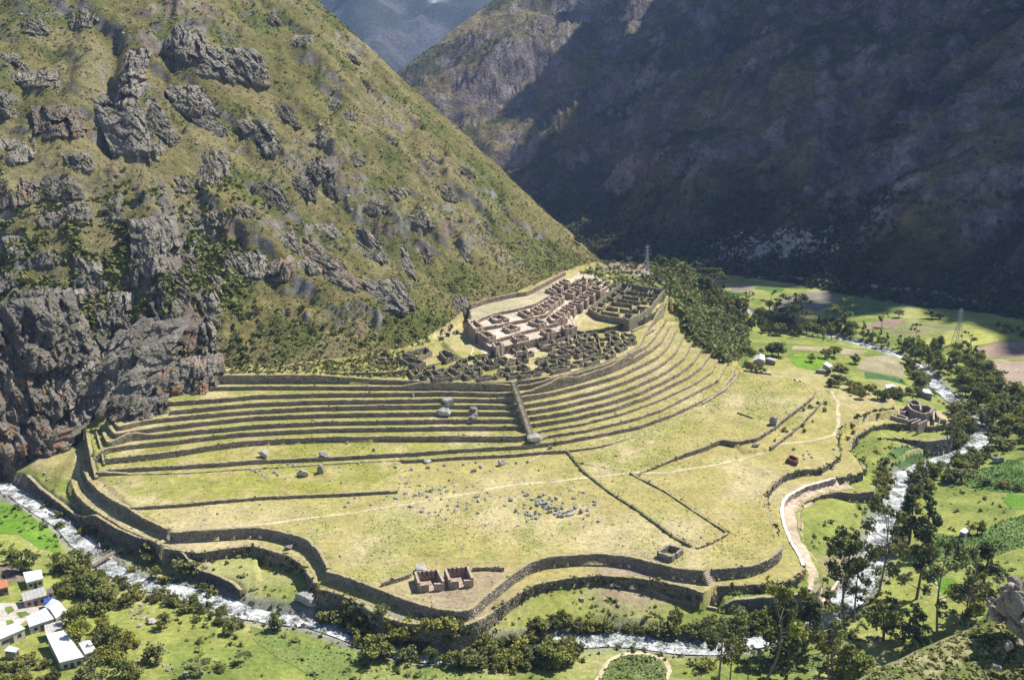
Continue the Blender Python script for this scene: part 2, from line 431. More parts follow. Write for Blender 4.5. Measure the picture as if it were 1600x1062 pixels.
gx = axis(-520, 1600, 0.86, -215, 235, 1.017, 7.0)
gy = axis(70, 2350, 0.86, 205, 520, 1.008, 7.0)
GX, GY = np.meshgrid(gx, gy)
GH, mHill, mFar, mCrag, dFoot, GS, mTop = height(GX, GY)


def hs(x, y, A=None):
    """height of the built ground"""
    A = GH if A is None else A
    x = np.clip(np.asarray(x, float), gx[0], gx[-1] - 1e-3); y = np.clip(np.asarray(y, float), gy[0], gy[-1] - 1e-3)
    i = np.clip(np.searchsorted(gx, x, 'right') - 1, 0, len(gx) - 2); j = np.clip(np.searchsorted(gy, y, 'right') - 1, 0, len(gy) - 2)
    fx = (x - gx[i]) / (gx[i + 1] - gx[i]); fy = (y - gy[j]) / (gy[j + 1] - gy[j])
    return (A[j, i] * (1 - fx) + A[j, i + 1] * fx) * (1 - fy) + (A[j + 1, i] * (1 - fx) + A[j + 1, i + 1] * fx) * fy


TS = np.r_[np.arange(170, 700, .5), np.arange(700, 3000, 2.0)]


def hit(u, v):
    """the first point of the ground seen at photo pixel (u,v)"""
    a, dy, dz = ray(u, v)
    x, y, z = a * TS, dy * TS, CAM_Z + dz * TS
    ok = (y > gy[0]) & (hs(x, y) >= z)
    k = int(np.argmax(ok)) if ok.any() else len(TS) - 1
    return float(x[k]), float(y[k]), float(hs(x[k], y[k])), float(TS[k])


# ------------------------------------------------------------------ materials
MATS = {}


def nodes(m):
    nt = m.node_tree
    return nt, nt.nodes, nt.links, nt.nodes['Principled BSDF']


def new_mat(name, rough=.9, spec=.2):
    m = bpy.data.materials.new(name)
    m.use_nodes = True
    b = m.node_tree.nodes['Principled BSDF']
    b.inputs['Roughness'].default_value = rough
    b.inputs['Specular IOR Level'].default_value = spec
    MATS[name] = m
    return m


def noise(nt, scale, detail=4, rough=.55, vec=None):
    n = nt.nodes.new('ShaderNodeTexNoise')
    n.inputs['Scale'].default_value = scale
    n.inputs['Detail'].default_value = detail
    n.inputs['Roughness'].default_value = rough
    if vec is not None:
        nt.links.new(vec, n.inputs['Vector'])
    return n


def ramp(nt, src, stops):
    r = nt.nodes.new('ShaderNodeValToRGB')
    e = r.color_ramp.elements
    while len(e) < len(stops):
        e.new(.5)
    for i, (p, c) in enumerate(stops):
        e[i].position = p
        e[i].color = c if len(c) == 4 else (*c, 1)
    nt.links.new(src, r.inputs[0])
    return r


def mix(nt, mode, fac, a, b):
    n = nt.nodes.new('ShaderNodeMix')
    n.data_type = 'RGBA'; n.blend_type = mode
    for s, i in ((fac, 0), (a, 6), (b, 7)):
        if hasattr(s, 'is_linked'):
            nt.links.new(s, n.inputs[i])
        else:
            n.inputs[i].default_value = s if not isinstance(s, tuple) or len(s) == 4 else (*s, 1)
    return n.outputs[2]


def gray(v):
    return (v, v, v, 1)


def attr_mat(name, detail=((.12, .75, 1.25), (.9, .7, 1.3), (4.0, .75, 1.25)), bump=((.8, .5),), rough=.95, objrand=False, spec=.1, trans=0):
    """a material whose own colour is stored on the geometry (attribute col) and broken up by fine grain"""
    m = new_mat(name, rough, spec)
    nt, N, L, B = nodes(m)
    tc = N.new('ShaderNodeTexCoord')
    at_ = N.new('ShaderNodeAttribute'); at_.attribute_name = 'col'
    col = at_.outputs['Color']
    for sc, lo, hi in detail:
        n = noise(nt, sc, 5, .6, tc.outputs['Object'])
        r = ramp(nt, n.outputs[0], [(.3, gray(lo)), (.7, gray(hi))])
        col = mix(nt, 'MULTIPLY', 1.0, col, r.outputs[0])
    if objrand:
        oi = N.new('ShaderNodeObjectInfo')
        r = ramp(nt, oi.outputs['Random'], [(0, (.62, .70, .62)), (.35, (.95, .98, .9)), (.7, (1.1, 1.08, .85)), (1, (1.5, 1.42, .8))])
        col = mix(nt, 'MULTIPLY', 1.0, col, r.outputs[0])
    L.new(col, B.inputs['Base Color'])
    h = None
    for sc, dist in bump:
        n = noise(nt, sc, 6, .65, tc.outputs['Object'])
        b = N.new('ShaderNodeBump')
        b.inputs['Strength'].default_value = 1.0
        b.inputs['Distance'].default_value = dist
        L.new(n.outputs[0], b.inputs['Height'])
        if h is not None:
            L.new(h, b.inputs['Normal'])
        h = b.outputs[0]
    if h is not None:
        L.new(h, B.inputs['Normal'])
    if trans:
        t = N.new('ShaderNodeBsdfTranslucent')
        L.new(col, t.inputs['Color'])
        ms = N.new('ShaderNodeMixShader'); ms.inputs[0].default_value = trans
        L.new(B.outputs[0], ms.inputs[1]); L.new(t.outputs[0], ms.inputs[2])
        L.new(ms.outputs[0], N['Material Output'].inputs[0])
    return m


M_GROUND = attr_mat('grass_ground', ((.1, .82, 1.18), (.6, .72, 1.28), (3.0, .7, 1.3)), ((1.2, .35),))
M_HILL = attr_mat('hill_grass', ((.06, .85, 1.15), (.35, .72, 1.28), (1.6, .6, 1.4)), ((.5, 1.1), (2.0, .3)))
M_FAR = attr_mat('far_slope', ((.012, .8, 1.2), (.06, .6, 1.45), (.22, .55, 1.5), (.8, .6, 1.4)), ((.05, 9.0), (.2, 4.0), (.7, 1.2)))
M_LEAF = attr_mat('leaves', ((.5, .8, 1.2),), (), .7, True, .25, .22)
M_SHRUB = attr_mat('shrub_leaves', ((.3, .75, 1.25),), (), .8, False, .15, .15)
M_BARK = attr_mat('bark', ((2.0, .7, 1.3),), (), .9)
M_STONE = attr_mat('wall_stone', ((.25, .8, 1.2), (2.5, .65, 1.35)), ((3.0, .08),), .95)
M_RUIN = attr_mat('ruin_masonry', ((.2, .8, 1.2), (1.3, .6, 1.35), (4.5, .65, 1.3)), ((1.6, .35),), .95)
M_PAINT = attr_mat('plain_surface', ((.6, .85, 1.12), (3.0, .88, 1.1)), (), .7, False, .3)
M_FIELD = attr_mat('field_soil_and_crop', ((.08, .8, 1.2), (.7, .72, 1.28), (3.0, .7, 1.3)), ((1.5, .3),))


def rock_mat(name, stain):
    m = new_mat(name, .95, .1)
    nt, N, L, B = nodes(m)
    tc = N.new('ShaderNodeTexCoord'); o = tc.outputs['Object']
    mp = N.new('ShaderNodeMapping'); mp.inputs['Scale'].default_value = (1, 1, .35)
    L.new(o, mp.inputs[0])
    n1 = noise(nt, .13, 5, .6, mp.outputs[0]); n2 = noise(nt, .9, 6, .7, o); n3 = noise(nt, .22, 4, .6, mp.outputs[0])
    base = ramp(nt, n1.outputs[0], [(.25, (.105, .095, .082)), (.5, (.21, .197, .175)), (.75, (.36, .342, .31))])
    fine = ramp(nt, n2.outputs[0], [(.3, gray(.62)), (.7, gray(1.35))])
    c = mix(nt, 'MULTIPLY', 1.0, base.outputs[0], fine.outputs[0])
    st = ramp(nt, n3.outputs[0], [(.50, gray(0)), (.64, gray(stain))])
    c = mix(nt, 'MIX', st.outputs[0], c, (.31, .19, .12, 1))
    oi = N.new('ShaderNodeObjectInfo')
    orr = ramp(nt, oi.outputs['Random'], [(0, (.68, .66, .62)), (.5, (1, .97, .92)), (1, (1.2, 1.17, 1.1))])
    c = mix(nt, 'MULTIPLY', 1.0, c, orr.outputs[0])
    n4 = noise(nt, .55, 6, .7, o)
    ms_ = ramp(nt, n4.outputs[0], [(.58, gray(0)), (.64, gray(.75))])
    gm = N.new('ShaderNodeNewGeometry'); sx = N.new('ShaderNodeSeparateXYZ'); L.new(gm.outputs['Normal'], sx.inputs[0])
    upm = ramp(nt, sx.outputs[2], [(.45, gray(0)), (.7, gray(1))])
    mk = N.new('ShaderNodeMath'); mk.operation = 'MULTIPLY'; L.new(ms_.outputs[0], mk.inputs[0]); L.new(upm.outputs[0], mk.inputs[1])
    c = mix(nt, 'MIX', mk.outputs[0], c, (.17, .165, .055, 1))
    L.new(c, B.inputs['Base Color'])
    v = N.new('ShaderNodeTexVoronoi'); v.feature = 'DISTANCE_TO_EDGE'; v.inputs['Scale'].default_value = .32
    wv = noise(nt, .4, 4, .6, o)
    ad = N.new('ShaderNodeMix'); ad.data_type = 'VECTOR'; ad.inputs[0].default_value = .25
    L.new(mp.outputs[0], ad.inputs[4]); L.new(wv.outputs[1], ad.inputs[5]); L.new(ad.outputs[1], v.inputs['Vector'])
    cr = ramp(nt, v.outputs[0], [(0, gray(0)), (.14, gray(1))])
    b = N.new('ShaderNodeBump'); b.inputs['Distance'].default_value = .7; b.inputs['Strength'].default_value = .6
    L.new(cr.outputs[0], b.inputs['Height'])
    b2 = N.new('ShaderNodeBump'); b2.inputs['Distance'].default_value = .9
    L.new(n2.outputs[0], b2.inputs['Height']); L.new(b.outputs[0], b2.inputs['Normal'])
    L.new(b2.outputs[0], B.inputs['Normal'])
    return m


M_ROCK = rock_mat('grey_rock', .15)
M_ROCKO = rock_mat('stained_rock', .95)
M_BOULDER = attr_mat('boulder_stone', ((.5, .7, 1.3), (3.0, .7, 1.3)), ((1.5, .35),))



def river_mat():
    m = new_mat('river_water', .12, .5)
    nt, N, L, B = nodes(m)
    tc = N.new('ShaderNodeTexCoord'); o = tc.outputs['Object']
    n1 = noise(nt, .16, 6, .75, o); n2 = noise(nt, 1.3, 6, .75, o)
    f = mix(nt, 'MIX', .42, n1.outputs[0], n2.outputs[0])
    r = ramp(nt, f, [(.45, gray(0)), (.56, gray(1))])
    c = mix(nt, 'MIX', r.outputs[0], (.085, .10, .085, 1), (.70, .72, .72, 1))
    L.new(c, B.inputs['Base Color'])
    rr = ramp(nt, r.outputs[0], [(0, gray(.15)), (1, gray(.8))])
    L.new(rr.outputs[0], B.inputs['Roughness'])
    b = N.new('ShaderNodeBump'); b.inputs['Distance'].default_value = .5
    L.new(n2.outputs[0], b.inputs['Height']); L.new(b.outputs[0], B.inputs['Normal'])
    return m


M_RIVER = river_mat()


def flat(name, c, rough=.7, metal=0):
    m = new_mat(name, rough, .3)
    nt, N, L, B = nodes(m)
    tc = N.new('ShaderNodeTexCoord')
    n = noise(nt, 1.2, 5, .6, tc.outputs['Object'])
    r = ramp(nt, n.outputs[0], [(.3, tuple(x * .82 for x in c)), (.7, tuple(min(1, x * 1.12) for x in c))])
    L.new(r.outputs[0], B.inputs['Base Color'])
    B.inputs['Metallic'].default_value = metal
    return m


M_STEEL = flat('galvanised_steel', (.42, .44, .46), .5, .3)
M_WOOD = flat('weathered_wood', (.36, .29, .2), .85)
M_DARK = flat('dark_opening', (.03, .028, .025), .9)
M_CLOUD = flat('cloud_white', (.8, .8, .8), 1)


# ------------------------------------------------------------------ mesh helpers
def mesh(name, V, F, mat, col=None, smooth=False, mats=None, mi=None):
    V = np.asarray(V, np.float32).reshape(-1, 3)
    me = bpy.data.meshes.new(name)
    if isinstance(F, np.ndarray):
        groups = [F]
    else:
        groups = [np.asarray(f) for f in F]
    groups = [g for g in groups if len(g)]
    me.vertices.add(len(V)); me.vertices.foreach_set('co', V.ravel())
    idx = np.concatenate([g.ravel() for g in groups]).astype(np.int32)
    sizes = np.concatenate([np.full(len(g), g.shape[1]) for g in groups])
    starts = np.r_[0, np.cumsum(sizes)[:-1]].astype(np.int32)
    me.loops.add(len(idx)); me.loops.foreach_set('vertex_index', idx)
    me.polygons.add(len(sizes)); me.polygons.foreach_set('loop_start', starts)
    if smooth:
        me.polygons.foreach_set('use_smooth', np.ones(len(sizes), bool))
    else:
        me.polygons.foreach_set('use_smooth', np.zeros(len(sizes), bool))
    me.update(calc_edges=True)
    me.validate()
    if mats:
        for m in mats:
            me.materials.append(m)
        me.polygons.foreach_set('material_index', np.asarray(mi, np.int32))
    elif mat is not None:
        me.materials.append(mat)
    if col is not None:
        col = np.asarray(col, np.float32)
        if col.ndim == 1:
            col = np.tile(col, (len(V), 1))
        a = me.color_attributes.new('col', 'FLOAT_COLOR', 'POINT')
        a.data.foreach_set('color', np.c_[col[:, :3], np.ones(len(V))].astype(np.float32).ravel())
    return me


def obj(name, me, parent=None, loc=None, rot=None):
    o = bpy.data.objects.new(name, me)
    C.objects.link(o)
    if parent is not None:
        o.parent = parent
    if loc is not None:
        o.location = loc
    if rot is not None:
        o.rotation_euler = (0, 0, rot)
    return o


def tag(o, label=None, cat=None, group=None, kind=None):
    if label: o['label'] = label
    if cat: o['category'] = cat
    if group: o['group'] = group
    if kind: o['kind'] = kind
    return o


def thing(name, loc, label, cat, group=None, rot=0):
    return tag(obj(name, None, None, loc, rot), label, cat, group)


class MB:
    """gathers boxes and quads, then becomes one mesh"""
    def __init__(s): s.v = []; s.q = []; s.c = []; s.n = 0

    def add(s, V, Q, c):
        V = np.asarray(V, float).reshape(-1, 3)
        s.v.append(V); s.q.append(np.asarray(Q) + s.n); s.n += len(V)
        c = np.asarray(c, float)
        s.c.append(np.tile(c, (len(V), 1)) if c.ndim == 1 else c)

    def box(s, a, b, c):
        x0, y0, z0 = a; x1, y1, z1 = b
        s.add([(x0, y0, z0), (x1, y0, z0), (x1, y1, z0), (x0, y1, z0), (x0, y0, z1), (x1, y0, z1), (x1, y1, z1), (x0, y1, z1)], BOXQ, c)

    def bar(s, a, b, r, c):
        a, b = np.array(a, float), np.array(b, float)
        d = b - a; d /= np.linalg.norm(d)
        u = np.cross(d, (0, 0, 1) if abs(d[2]) < .9 else (1, 0, 0)); u /= np.linalg.norm(u); w = np.cross(d, u)
        V = [a - u * r - w * r, a + u * r - w * r, a + u * r + w * r, a - u * r + w * r]
        V += [p + (b - a) for p in V]
        s.add(V, BOXQ, c)

    def build(s, name, mat, smooth=False):
        return mesh(name, np.concatenate(s.v), np.concatenate(s.q), mat, np.concatenate(s.c), smooth)


BOXQ = np.array([(0, 3, 2, 1), (4, 5, 6, 7), (0, 1, 5, 4), (1, 2, 6, 5), (2, 3, 7, 6), (3, 0, 4, 7)])

# ------------------------------------------------------------------ colours of the ground (its own colour, no light)
print('colours')


def lerp(a, b, t):
    return np.asarray(a) * (1 - t[..., None]) + np.asarray(b) * t[..., None]


DRY = (.37, .32, .12); STRAW = (.455, .385, .205); GREEN = (.20, .235, .06); LUSH = (.15, .21, .045); DIRT = (.33, .255, .18)
n1 = fbm(GX / 30, GY / 30, 4, 201); n2 = fbm(GX / 9, GY / 9, 4, 202); n3 = fbm(GX / 60, GY / 60, 3, 203)
col = lerp(DRY, STRAW, sstep(.35, .65, n1))
col = lerp(col, (.27, .285, .075), sstep(.48, .70, n2 * .6 + n3 * .4) * .6)
# terrace treads a little greener towards the west
lowT = (GH > .9) & (GH < 21) & ~mHill
col = np.where((lowT & (GX >= 20) & (GH > 2.6))[..., None], lerp(col, (.31, .29, .085), .55 * sstep(.3, .6, n2)), col)
col = np.where((lowT & (GX < 20))[..., None], lerp(col, (.27, .275, .06), .8 * sstep(.25, .55, n2)), col)
# valley meadows
mea = (GH < -4.2) & ~mHill & ~mFar
mcol = lerp((.27, .29, .075), (.17, .215, .05), sstep(.4, .62, n3 * .5 + n2 * .5))
mcol = lerp(mcol, (.40, .37, .17), sstep(.55, .72, n1) * .6)
col = np.where(mea[..., None], mcol, col)
# tier 2 and 3
# scrub flank
flank = (GX < 117 + (GY - 466) * .44 + (GY > 530) * (530 - GY) * .2) & (GY > 455) & (GX > 98) & (GH > -14) & (GX < 175) & ~mFar & ~mHill & (GH < 26) & (GX > 96 + np.maximum(0, 480 - GY) * .9)
col = np.where(flank[..., None], lerp((.13, .145, .05), (.22, .215, .085), sstep(.35, .65, n2)), col)
# near mountain
hg = lerp((.215, .185, .075), (.165, .155, .055), sstep(.35, .65, n1))
hg = lerp(hg, (.115, .135, .036), sstep(.50, .66, fbm(GX / 22, GY / 22, 5, 205)) * .8)
hg = lerp(hg, (.26, .222, .11), sstep(.60, .72, fbm(GX / 40, GY / 40, 4, 206)) * .8)
gx_ = np.gradient(GH, axis=1) / np.gradient(GX, axis=1); gy_ = np.gradient(GH, axis=0) / np.gradient(GY, axis=0)
steep = np.hypot(gx_, gy_)
rk = np.clip(sstep(1.15, 1.75, steep) + mCrag * .45 * sstep(.8, 1.2, steep), 0, 1) * sstep(.3, .5, fbm(GX / 6, GY / 6, 3, 207) + .15)
rc = lerp((.16, .148, .13), (.26, .245, .22), sstep(.35, .65, n2))
rc = lerp(rc, (.24, .155, .10), sstep(.6, .75, fbm(GX / 14, GY / 14, 3, 208)) * .6)
hg = lerp(hg, rc, rk)
col = np.where(mHill[..., None], hg, col)
# far mountain
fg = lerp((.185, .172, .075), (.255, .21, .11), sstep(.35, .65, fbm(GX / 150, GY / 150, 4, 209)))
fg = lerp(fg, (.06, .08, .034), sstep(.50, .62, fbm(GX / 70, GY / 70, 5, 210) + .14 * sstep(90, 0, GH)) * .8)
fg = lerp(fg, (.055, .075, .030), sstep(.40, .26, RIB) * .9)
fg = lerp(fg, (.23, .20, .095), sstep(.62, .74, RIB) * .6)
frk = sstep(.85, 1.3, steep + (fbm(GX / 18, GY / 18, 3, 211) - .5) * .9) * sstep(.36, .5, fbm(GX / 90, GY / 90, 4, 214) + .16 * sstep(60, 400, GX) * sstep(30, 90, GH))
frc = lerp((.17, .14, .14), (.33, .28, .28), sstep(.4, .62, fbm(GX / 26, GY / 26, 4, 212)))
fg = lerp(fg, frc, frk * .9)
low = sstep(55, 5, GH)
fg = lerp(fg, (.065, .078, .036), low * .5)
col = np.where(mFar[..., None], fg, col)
# upper town grass, darker green scrub behind
col = np.where((mTop & (GY > 520) & (GH < 26) & (GX < 130) & ~mHill)[..., None], lerp((.16, .18, .06), (.27, .26, .1), sstep(.4, .6, n2)), col)
for bx, by, r in (at(770, 905, 0) + (8,), at(700, 920, 0) + (10,), at(730, 968, -3.6) + (7,), at(690, 970, -3.6) + (7,), at(1000, 925, -8) + (9,), at(960, 920, -8) + (8,), at(1300, 880, -9) + (5,), at(1320, 870, -9) + (4,), at(640, 590, 20) + (0.1,)):
    k = np.exp(-(np.hypot(GX - bx, (GY - by)) / r) ** 2) * (.4 + n2)
    col = lerp(col, DIRT, np.clip(k, 0, .85))
tf = inside(line(ROW3 + [(930, 425), (905, 428)] + PLAT[::-1], 27.5), GX, GY)
col = np.where(tf[..., None], lerp((.50, .41, .32), (.60, .52, .43), sstep(.4, .6, n2)), col)
tf = inside(line(PLAT + [(886, 431)] + HILLW[::-1], ZPL), GX, GY)
col = np.where(tf[..., None], lerp((.36, .33, .2), (.46, .40, .25), sstep(.4, .6, n1)), col)
tf = inside([at(u, v, 26) for u, v in ((935, 402), (960, 398), (1065, 408), (1070, 422), (1000, 425), (940, 415))], GX, GY)
col = np.where(tf[..., None], lerp((.27, .21, .16), (.33, .27, .2), sstep(.4, .6, n1)), col)
# river banks: gravel
dr = seg_dist([p[:2] for p in RIV], GX, GY)[0]
col = lerp(col, (.26, .25, .22), sstep(8.0, 4.5, dr) * .9)

U_, V_, T_ = project(GX, GY, GH)
vis = (U_ > -700) & (U_ < 2300) & (V_ > -300) & (V_ < 1700)
cell = vis[:-1, :-1] | vis[1:, 1:] | vis[1:, :-1] | vis[:-1, 1:]
ny, nx = GH.shape
I = np.arange(ny * nx).reshape(ny, nx)
Q = np.stack([I[:-1, :-1], I[:-1, 1:], I[1:, 1:], I[1:, :-1]], -1)


def terrain(name, mask, mat, label, cat):
    q = Q[cell & mask].reshape(-1, 4)
    used, inv = np.unique(q.ravel(), return_inverse=True)
    V = np.c_[GX.ravel()[used], GY.ravel()[used], GH.ravel()[used]]
    me = mesh(name, V, inv.reshape(-1, 4), mat, col.reshape(-1, 3)[used], True)
    return tag(obj(name, me), label, cat, None, 'structure')


cH = mHill[:-1, :-1]; cF = mFar[:-1, :-1]
terrain('hillside', cH, M_HILL, 'steep rocky grass mountainside above the terraces', 'mountain')
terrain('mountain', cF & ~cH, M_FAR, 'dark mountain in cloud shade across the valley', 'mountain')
terrain('ground', ~cH & ~cF, M_GROUND, 'dry grass terraces, pampa and green valley floor', 'ground')

# distant blue mountain in the gap
bx = np.linspace(-2600, 900, 90); by = np.linspace(3200, 6400, 90)
BX, BY = np.meshgrid(bx, by)
BH = -60 + (BY - 3300) * .62 + (ridged((BX + BY * .3) / 420, BY / 1500, 5, 301) - .5) * 330 + (fbm(BX / 160, BY / 160, 4, 302) - .5) * 120
bI = np.arange(90 * 90).reshape(90, 90)
bq = np.stack([bI[:-1, :-1], bI[:-1, 1:], bI[1:, 1:], bI[1:, :-1]], -1).reshape(-1, 4)
bc = lerp((.055, .07, .05), (.12, .118, .12), sstep(.42, .62, fbm(BX / 200, BY / 200, 5, 303)))
slide = np.exp(-((BX + 330 - (BY - 4300) * -.16) / 26) ** 2) * sstep(4300, 4450, BY)
bc = lerp(bc, (.6, .58, .55), slide)
tag(obj('distant_mountain', mesh('distant_mountain', np.c_[BX.ravel(), BY.ravel(), BH.ravel()], bq, M_FAR, bc.reshape(-1, 3), True)), 'hazy blue mountain in the gap between the slopes', 'mountain', None, 'structure')

# ------------------------------------------------------------------ cloud that shades the far mountain (it stands above, outside the picture)
cn = 130
ca = np.linspace(-1, 1, cn)
CX, CY = np.meshgrid(ca, ca)


def cloud(cx, cy, cz, rx, ry, rot, seed, name):
    R = np.hypot(CX, CY)
    nn = fbm(CX * 2.2 + seed, CY * 2.2, 5, seed)
    wisp = fbm(CX * 15 + seed, CY * 15, 5, seed + 3) - .5
    th = np.sqrt(np.clip(1.0 - (R + (nn - .5) * .35 + wisp * 1.0 * sstep(.84, 1.0, R)) ** 2, 0, 1))
    lx, ly = CX * rx, CY * ry
    x = cx + lx * math.cos(rot) - ly * math.sin(rot); y = cy + lx * math.sin(rot) + ly * math.cos(rot)
    zt = cz + th * 130 * (.6 + nn); zb = cz - th * 35 * (.5 + nn)
    I0 = np.arange(cn * cn).reshape(cn, cn)
    q = np.stack([I0[:-1, :-1], I0[:-1, 1:], I0[1:, 1:], I0[1:, :-1]], -1)[th[:-1, :-1] > .02].reshape(-1, 4)
    V = np.r_[np.c_[x.ravel(), y.ravel(), zt.ravel()], np.c_[x.ravel(), y.ravel(), zb.ravel()]]
    o = obj(name, mesh(name, V, np.r_[q, q[:, ::-1] + cn * cn], M_CLOUD, None, True))
    tag(o, 'white cumulus cloud drifting over the far mountain', 'cloud', None, 'structure')


kx, ky = SUN.x / SUN.z, SUN.y / SUN.z
CZ = 950
cloud(947 + kx * 850, 1486 + ky * 850, CZ, 860, 1050, math.radians(16.6), 5, 'cloud')


# ------------------------------------------------------------------ the foreground hillside, lower right
CREST = [(1720, 880, 130), (1660, 893, 129), (1600, 900, 128), (1568, 915, 125), (1548, 950, 119), (1520, 978, 116), (1480, 994, 114), (1430, 1016, 111), (1380, 1040, 108), (1330, 1066, 105), (1270, 1100, 101), (1180, 1150, 96)]
cw = []
for u, v, t in CREST:
    a, dy, dz = ray(u, v); cw.append((a * t, dy * t, CAM_Z + dz * t))
cw = np.array(cw)
sp = np.linspace(0, len(cw) - 1, 150)
crest = np.stack([np.interp(sp, np.arange(len(cw)), cw[:, k]) for k in range(3)], -1)
rows = []
qq = np.r_[np.linspace(-1, 0, 26), np.linspace(0, 1, 90)[1:]]
tang = np.gradient(crest[:, :2], axis=0); tang /= np.linalg.norm(tang, axis=1)[:, None]
away = np.stack([tang[:, 1], -tang[:, 0]], -1)
away = np.where((away[:, 1] < 0)[:, None], -away, away)
for q in qq:
    P = crest.copy()
    if q < 0:
        P[:, :2] += away * (-q) * 26
        P[:, 2] -= 70 * np.clip(-q, 0, 1) ** .8
    else:
        P[:, 0] += q * 6; P[:, 1] -= q * 52; P[:, 2] += q * 4.5
    rows.append(P)
FH = np.array(rows)
nz = (fbm(FH[..., 0] / 6, FH[..., 1] / 6, 5, 401) - .5) * 2.4 * np.clip(np.abs(qq) * 6, .25, 1)[:, None]
FH[..., 2] += nz
nr, nc_ = FH.shape[:2]
fI = np.arange(nr * nc_).reshape(nr, nc_)
fq = np.stack([fI[:-1, :-1], fI[1:, :-1], fI[1:, 1:], fI[:-1, 1:]], -1).reshape(-1, 4)
f1 = fbm(FH[..., 0] / 4, FH[..., 1] / 4, 4, 402)
fc = lerp((.22, .215, .09), (.30, .28, .14), sstep(.4, .6, f1)); fc = lerp(fc, (.14, .17, .05), sstep(.5, .62, fbm(FH[..., 0] / 2.5, FH[..., 1] / 2.5, 4, 403)))
tag(obj('foreground_hillside', mesh('foreground_hillside', FH.reshape(-1, 3), fq, M_GROUND, fc.reshape(-1, 3), True)), 'scrubby hillside corner close by at the lower right', 'hillside', None, 'structure')

# ------------------------------------------------------------------ river
print('river')


def smooth_line(P, step):
    P = np.asarray(P, float)
    d = np.r_[0, np.cumsum(np.linalg.norm(np.diff(P[:, :2], axis=0), axis=1))]
    s = np.arange(0, d[-1], step)
    Q_ = np.stack([np.interp(s, d, P[:, k]) for k in range(P.shape[1])], -1)
    for _ in range(2):
        Q_[1:-1] = (Q_[:-2] + 2 * Q_[1:-1] + Q_[2:]) / 4
    return Q_


def strip(P, wid, lift, zf=None, across=3, wob=0.0, seed=0):
    """a band along a line, draped on the ground"""
    t = np.gradient(P[:, :2], axis=0); t /= np.linalg.norm(t, axis=1)[:, None]
    n = np.stack([-t[:, 1], t[:, 0]], -1)
    k = np.linspace(-.5, .5, across)
    w = np.asarray(wid) * np.ones(len(P))
    if wob:
        w = w * (1 + wob * (fbm(P[:, 0] / 4, P[:, 1] / 4, 3, seed) - .5) * 2)
    XY = P[:, None, :2] + n[:, None] * (k[None, :, None] * w[:, None, None])
    Z = (hs(XY[..., 0], XY[..., 1]) if zf is None else zf[:, None] * np.ones(across)) + lift
    V = np.c_[XY.reshape(-1, 2), Z.ravel()]
    I_ = np.arange(len(P) * across).reshape(len(P), across)
    q = np.stack([I_[:-1, :-1], I_[1:, :-1], I_[1:, 1:], I_[:-1, 1:]], -1).reshape(-1, 4)
    return V, q[:, ::-1]


rl = smooth_line(RIV, 2.0)
V, q = strip(rl, rl[:, 3] + 2.5, 0.1, rl[:, 2], 9)
V[:, 2] += (fbm(V[:, 0] / 2.2, V[:, 1] / 2.2, 3, 11) - .5) * .5
tag(obj('river', mesh('river', V, q, M_RIVER, None, True)), 'white rushing mountain river between boulders', 'river', None, 'structure')

# ------------------------------------------------------------------ paths and fields
print('fields')


def path(name, px, z, w, c, label):
    P = smooth_line([(*at(u, v, z),) for u, v in px], .8)
    P[:, 0] += (fbm(P[:, 0] / 7, P[:, 1] / 7, 2, 3) - .5) * 1.2
    V, q = strip(P, w, .07, None, 4, .6, 9)
    cc = np.tile(c, (len(V), 1)) * (.85 + .3 * fbm(V[:, 0] / 2, V[:, 1] / 2, 3, 4))[:, None]
    return tag(obj(name, mesh(name, V, q, M_GROUND, cc, True)), label, 'path', None, 'structure')


TAN = (.54, .46, .29)
path('path', [(290, 831), (340, 826), (400, 820), (470, 811), (560, 800), (640, 787), (735, 770), (800, 757), (870, 752), (928, 745), (985, 739), (1040, 738), (1100, 729), (1160, 715), (1195, 702)], 0, 1.5, TAN, 'worn pale footpath crossing the dry pampa')
path('path', [(1208, 696), (1225, 692), (1270, 687), (1303, 679), (1311, 660), (1309, 632), (1300, 614), (1290, 606)], -1, 1.5, TAN, 'pale path curving up along the eastern walls')
path('path', [(855, 704), (830, 720), (790, 738), (740, 752), (690, 765)], 0, .8, (.46, .40, .24), 'faint side trail below the large grey rock')
path('path', [(119, 712), (122, 745), (135, 770), (150, 786), (180, 810), (215, 833), (250, 847), (268, 838), (278, 831)], -3.6, 1.0, TAN, 'narrow trail between the two western walls')
path('path', [(165, 868), (172, 855), (185, 847), (205, 843), (222, 848), (250, 851)], -8, 1.2, TAN, 'short trail from the footbridge to the terraces')
path('path', [(250, 853), (290, 868), (330, 884)], -7, 1.3, (.42, .33, .24), 'reddish trail along the river wall')
path('path', [(1290, 606), (1260, 598), (1225, 588), (1170, 575)], 1, .9, TAN, 'thin track along the northern hedge to the farm')
path('path', [(932, 1068), (940, 1046), (952, 1026), (975, 1014), (1010, 1012), (1040, 1024), (1048, 1042), (1040, 1066)], -10, 1.3, TAN, 'pale track round the oval crop field')
path('path', [(1520, 845), (1550, 838), (1610, 862)], -9, 1.2, TAN, 'pale track through the eastern crop fields')
path('path', [(1460, 895), (1470, 925), (1478, 945)], -9.5, .9, TAN, 'thin trail down the green meadow by the river')
path('road', [(1273, 922), (1275, 905), (1272, 892), (1260, 867), (1248, 847), (1239, 822), (1236, 802), (1241, 789), (1254, 778), (1282, 766), (1308, 760), (1330, 758)], ZP, 6.2, (.50, .40, .29), 'tan earth walkway curving below the white edged wall')
path('path', [(733, 557), (736, 545), (741, 532), (746, 526)], 25, .7, TAN, 'thin trail climbing to the upper town')
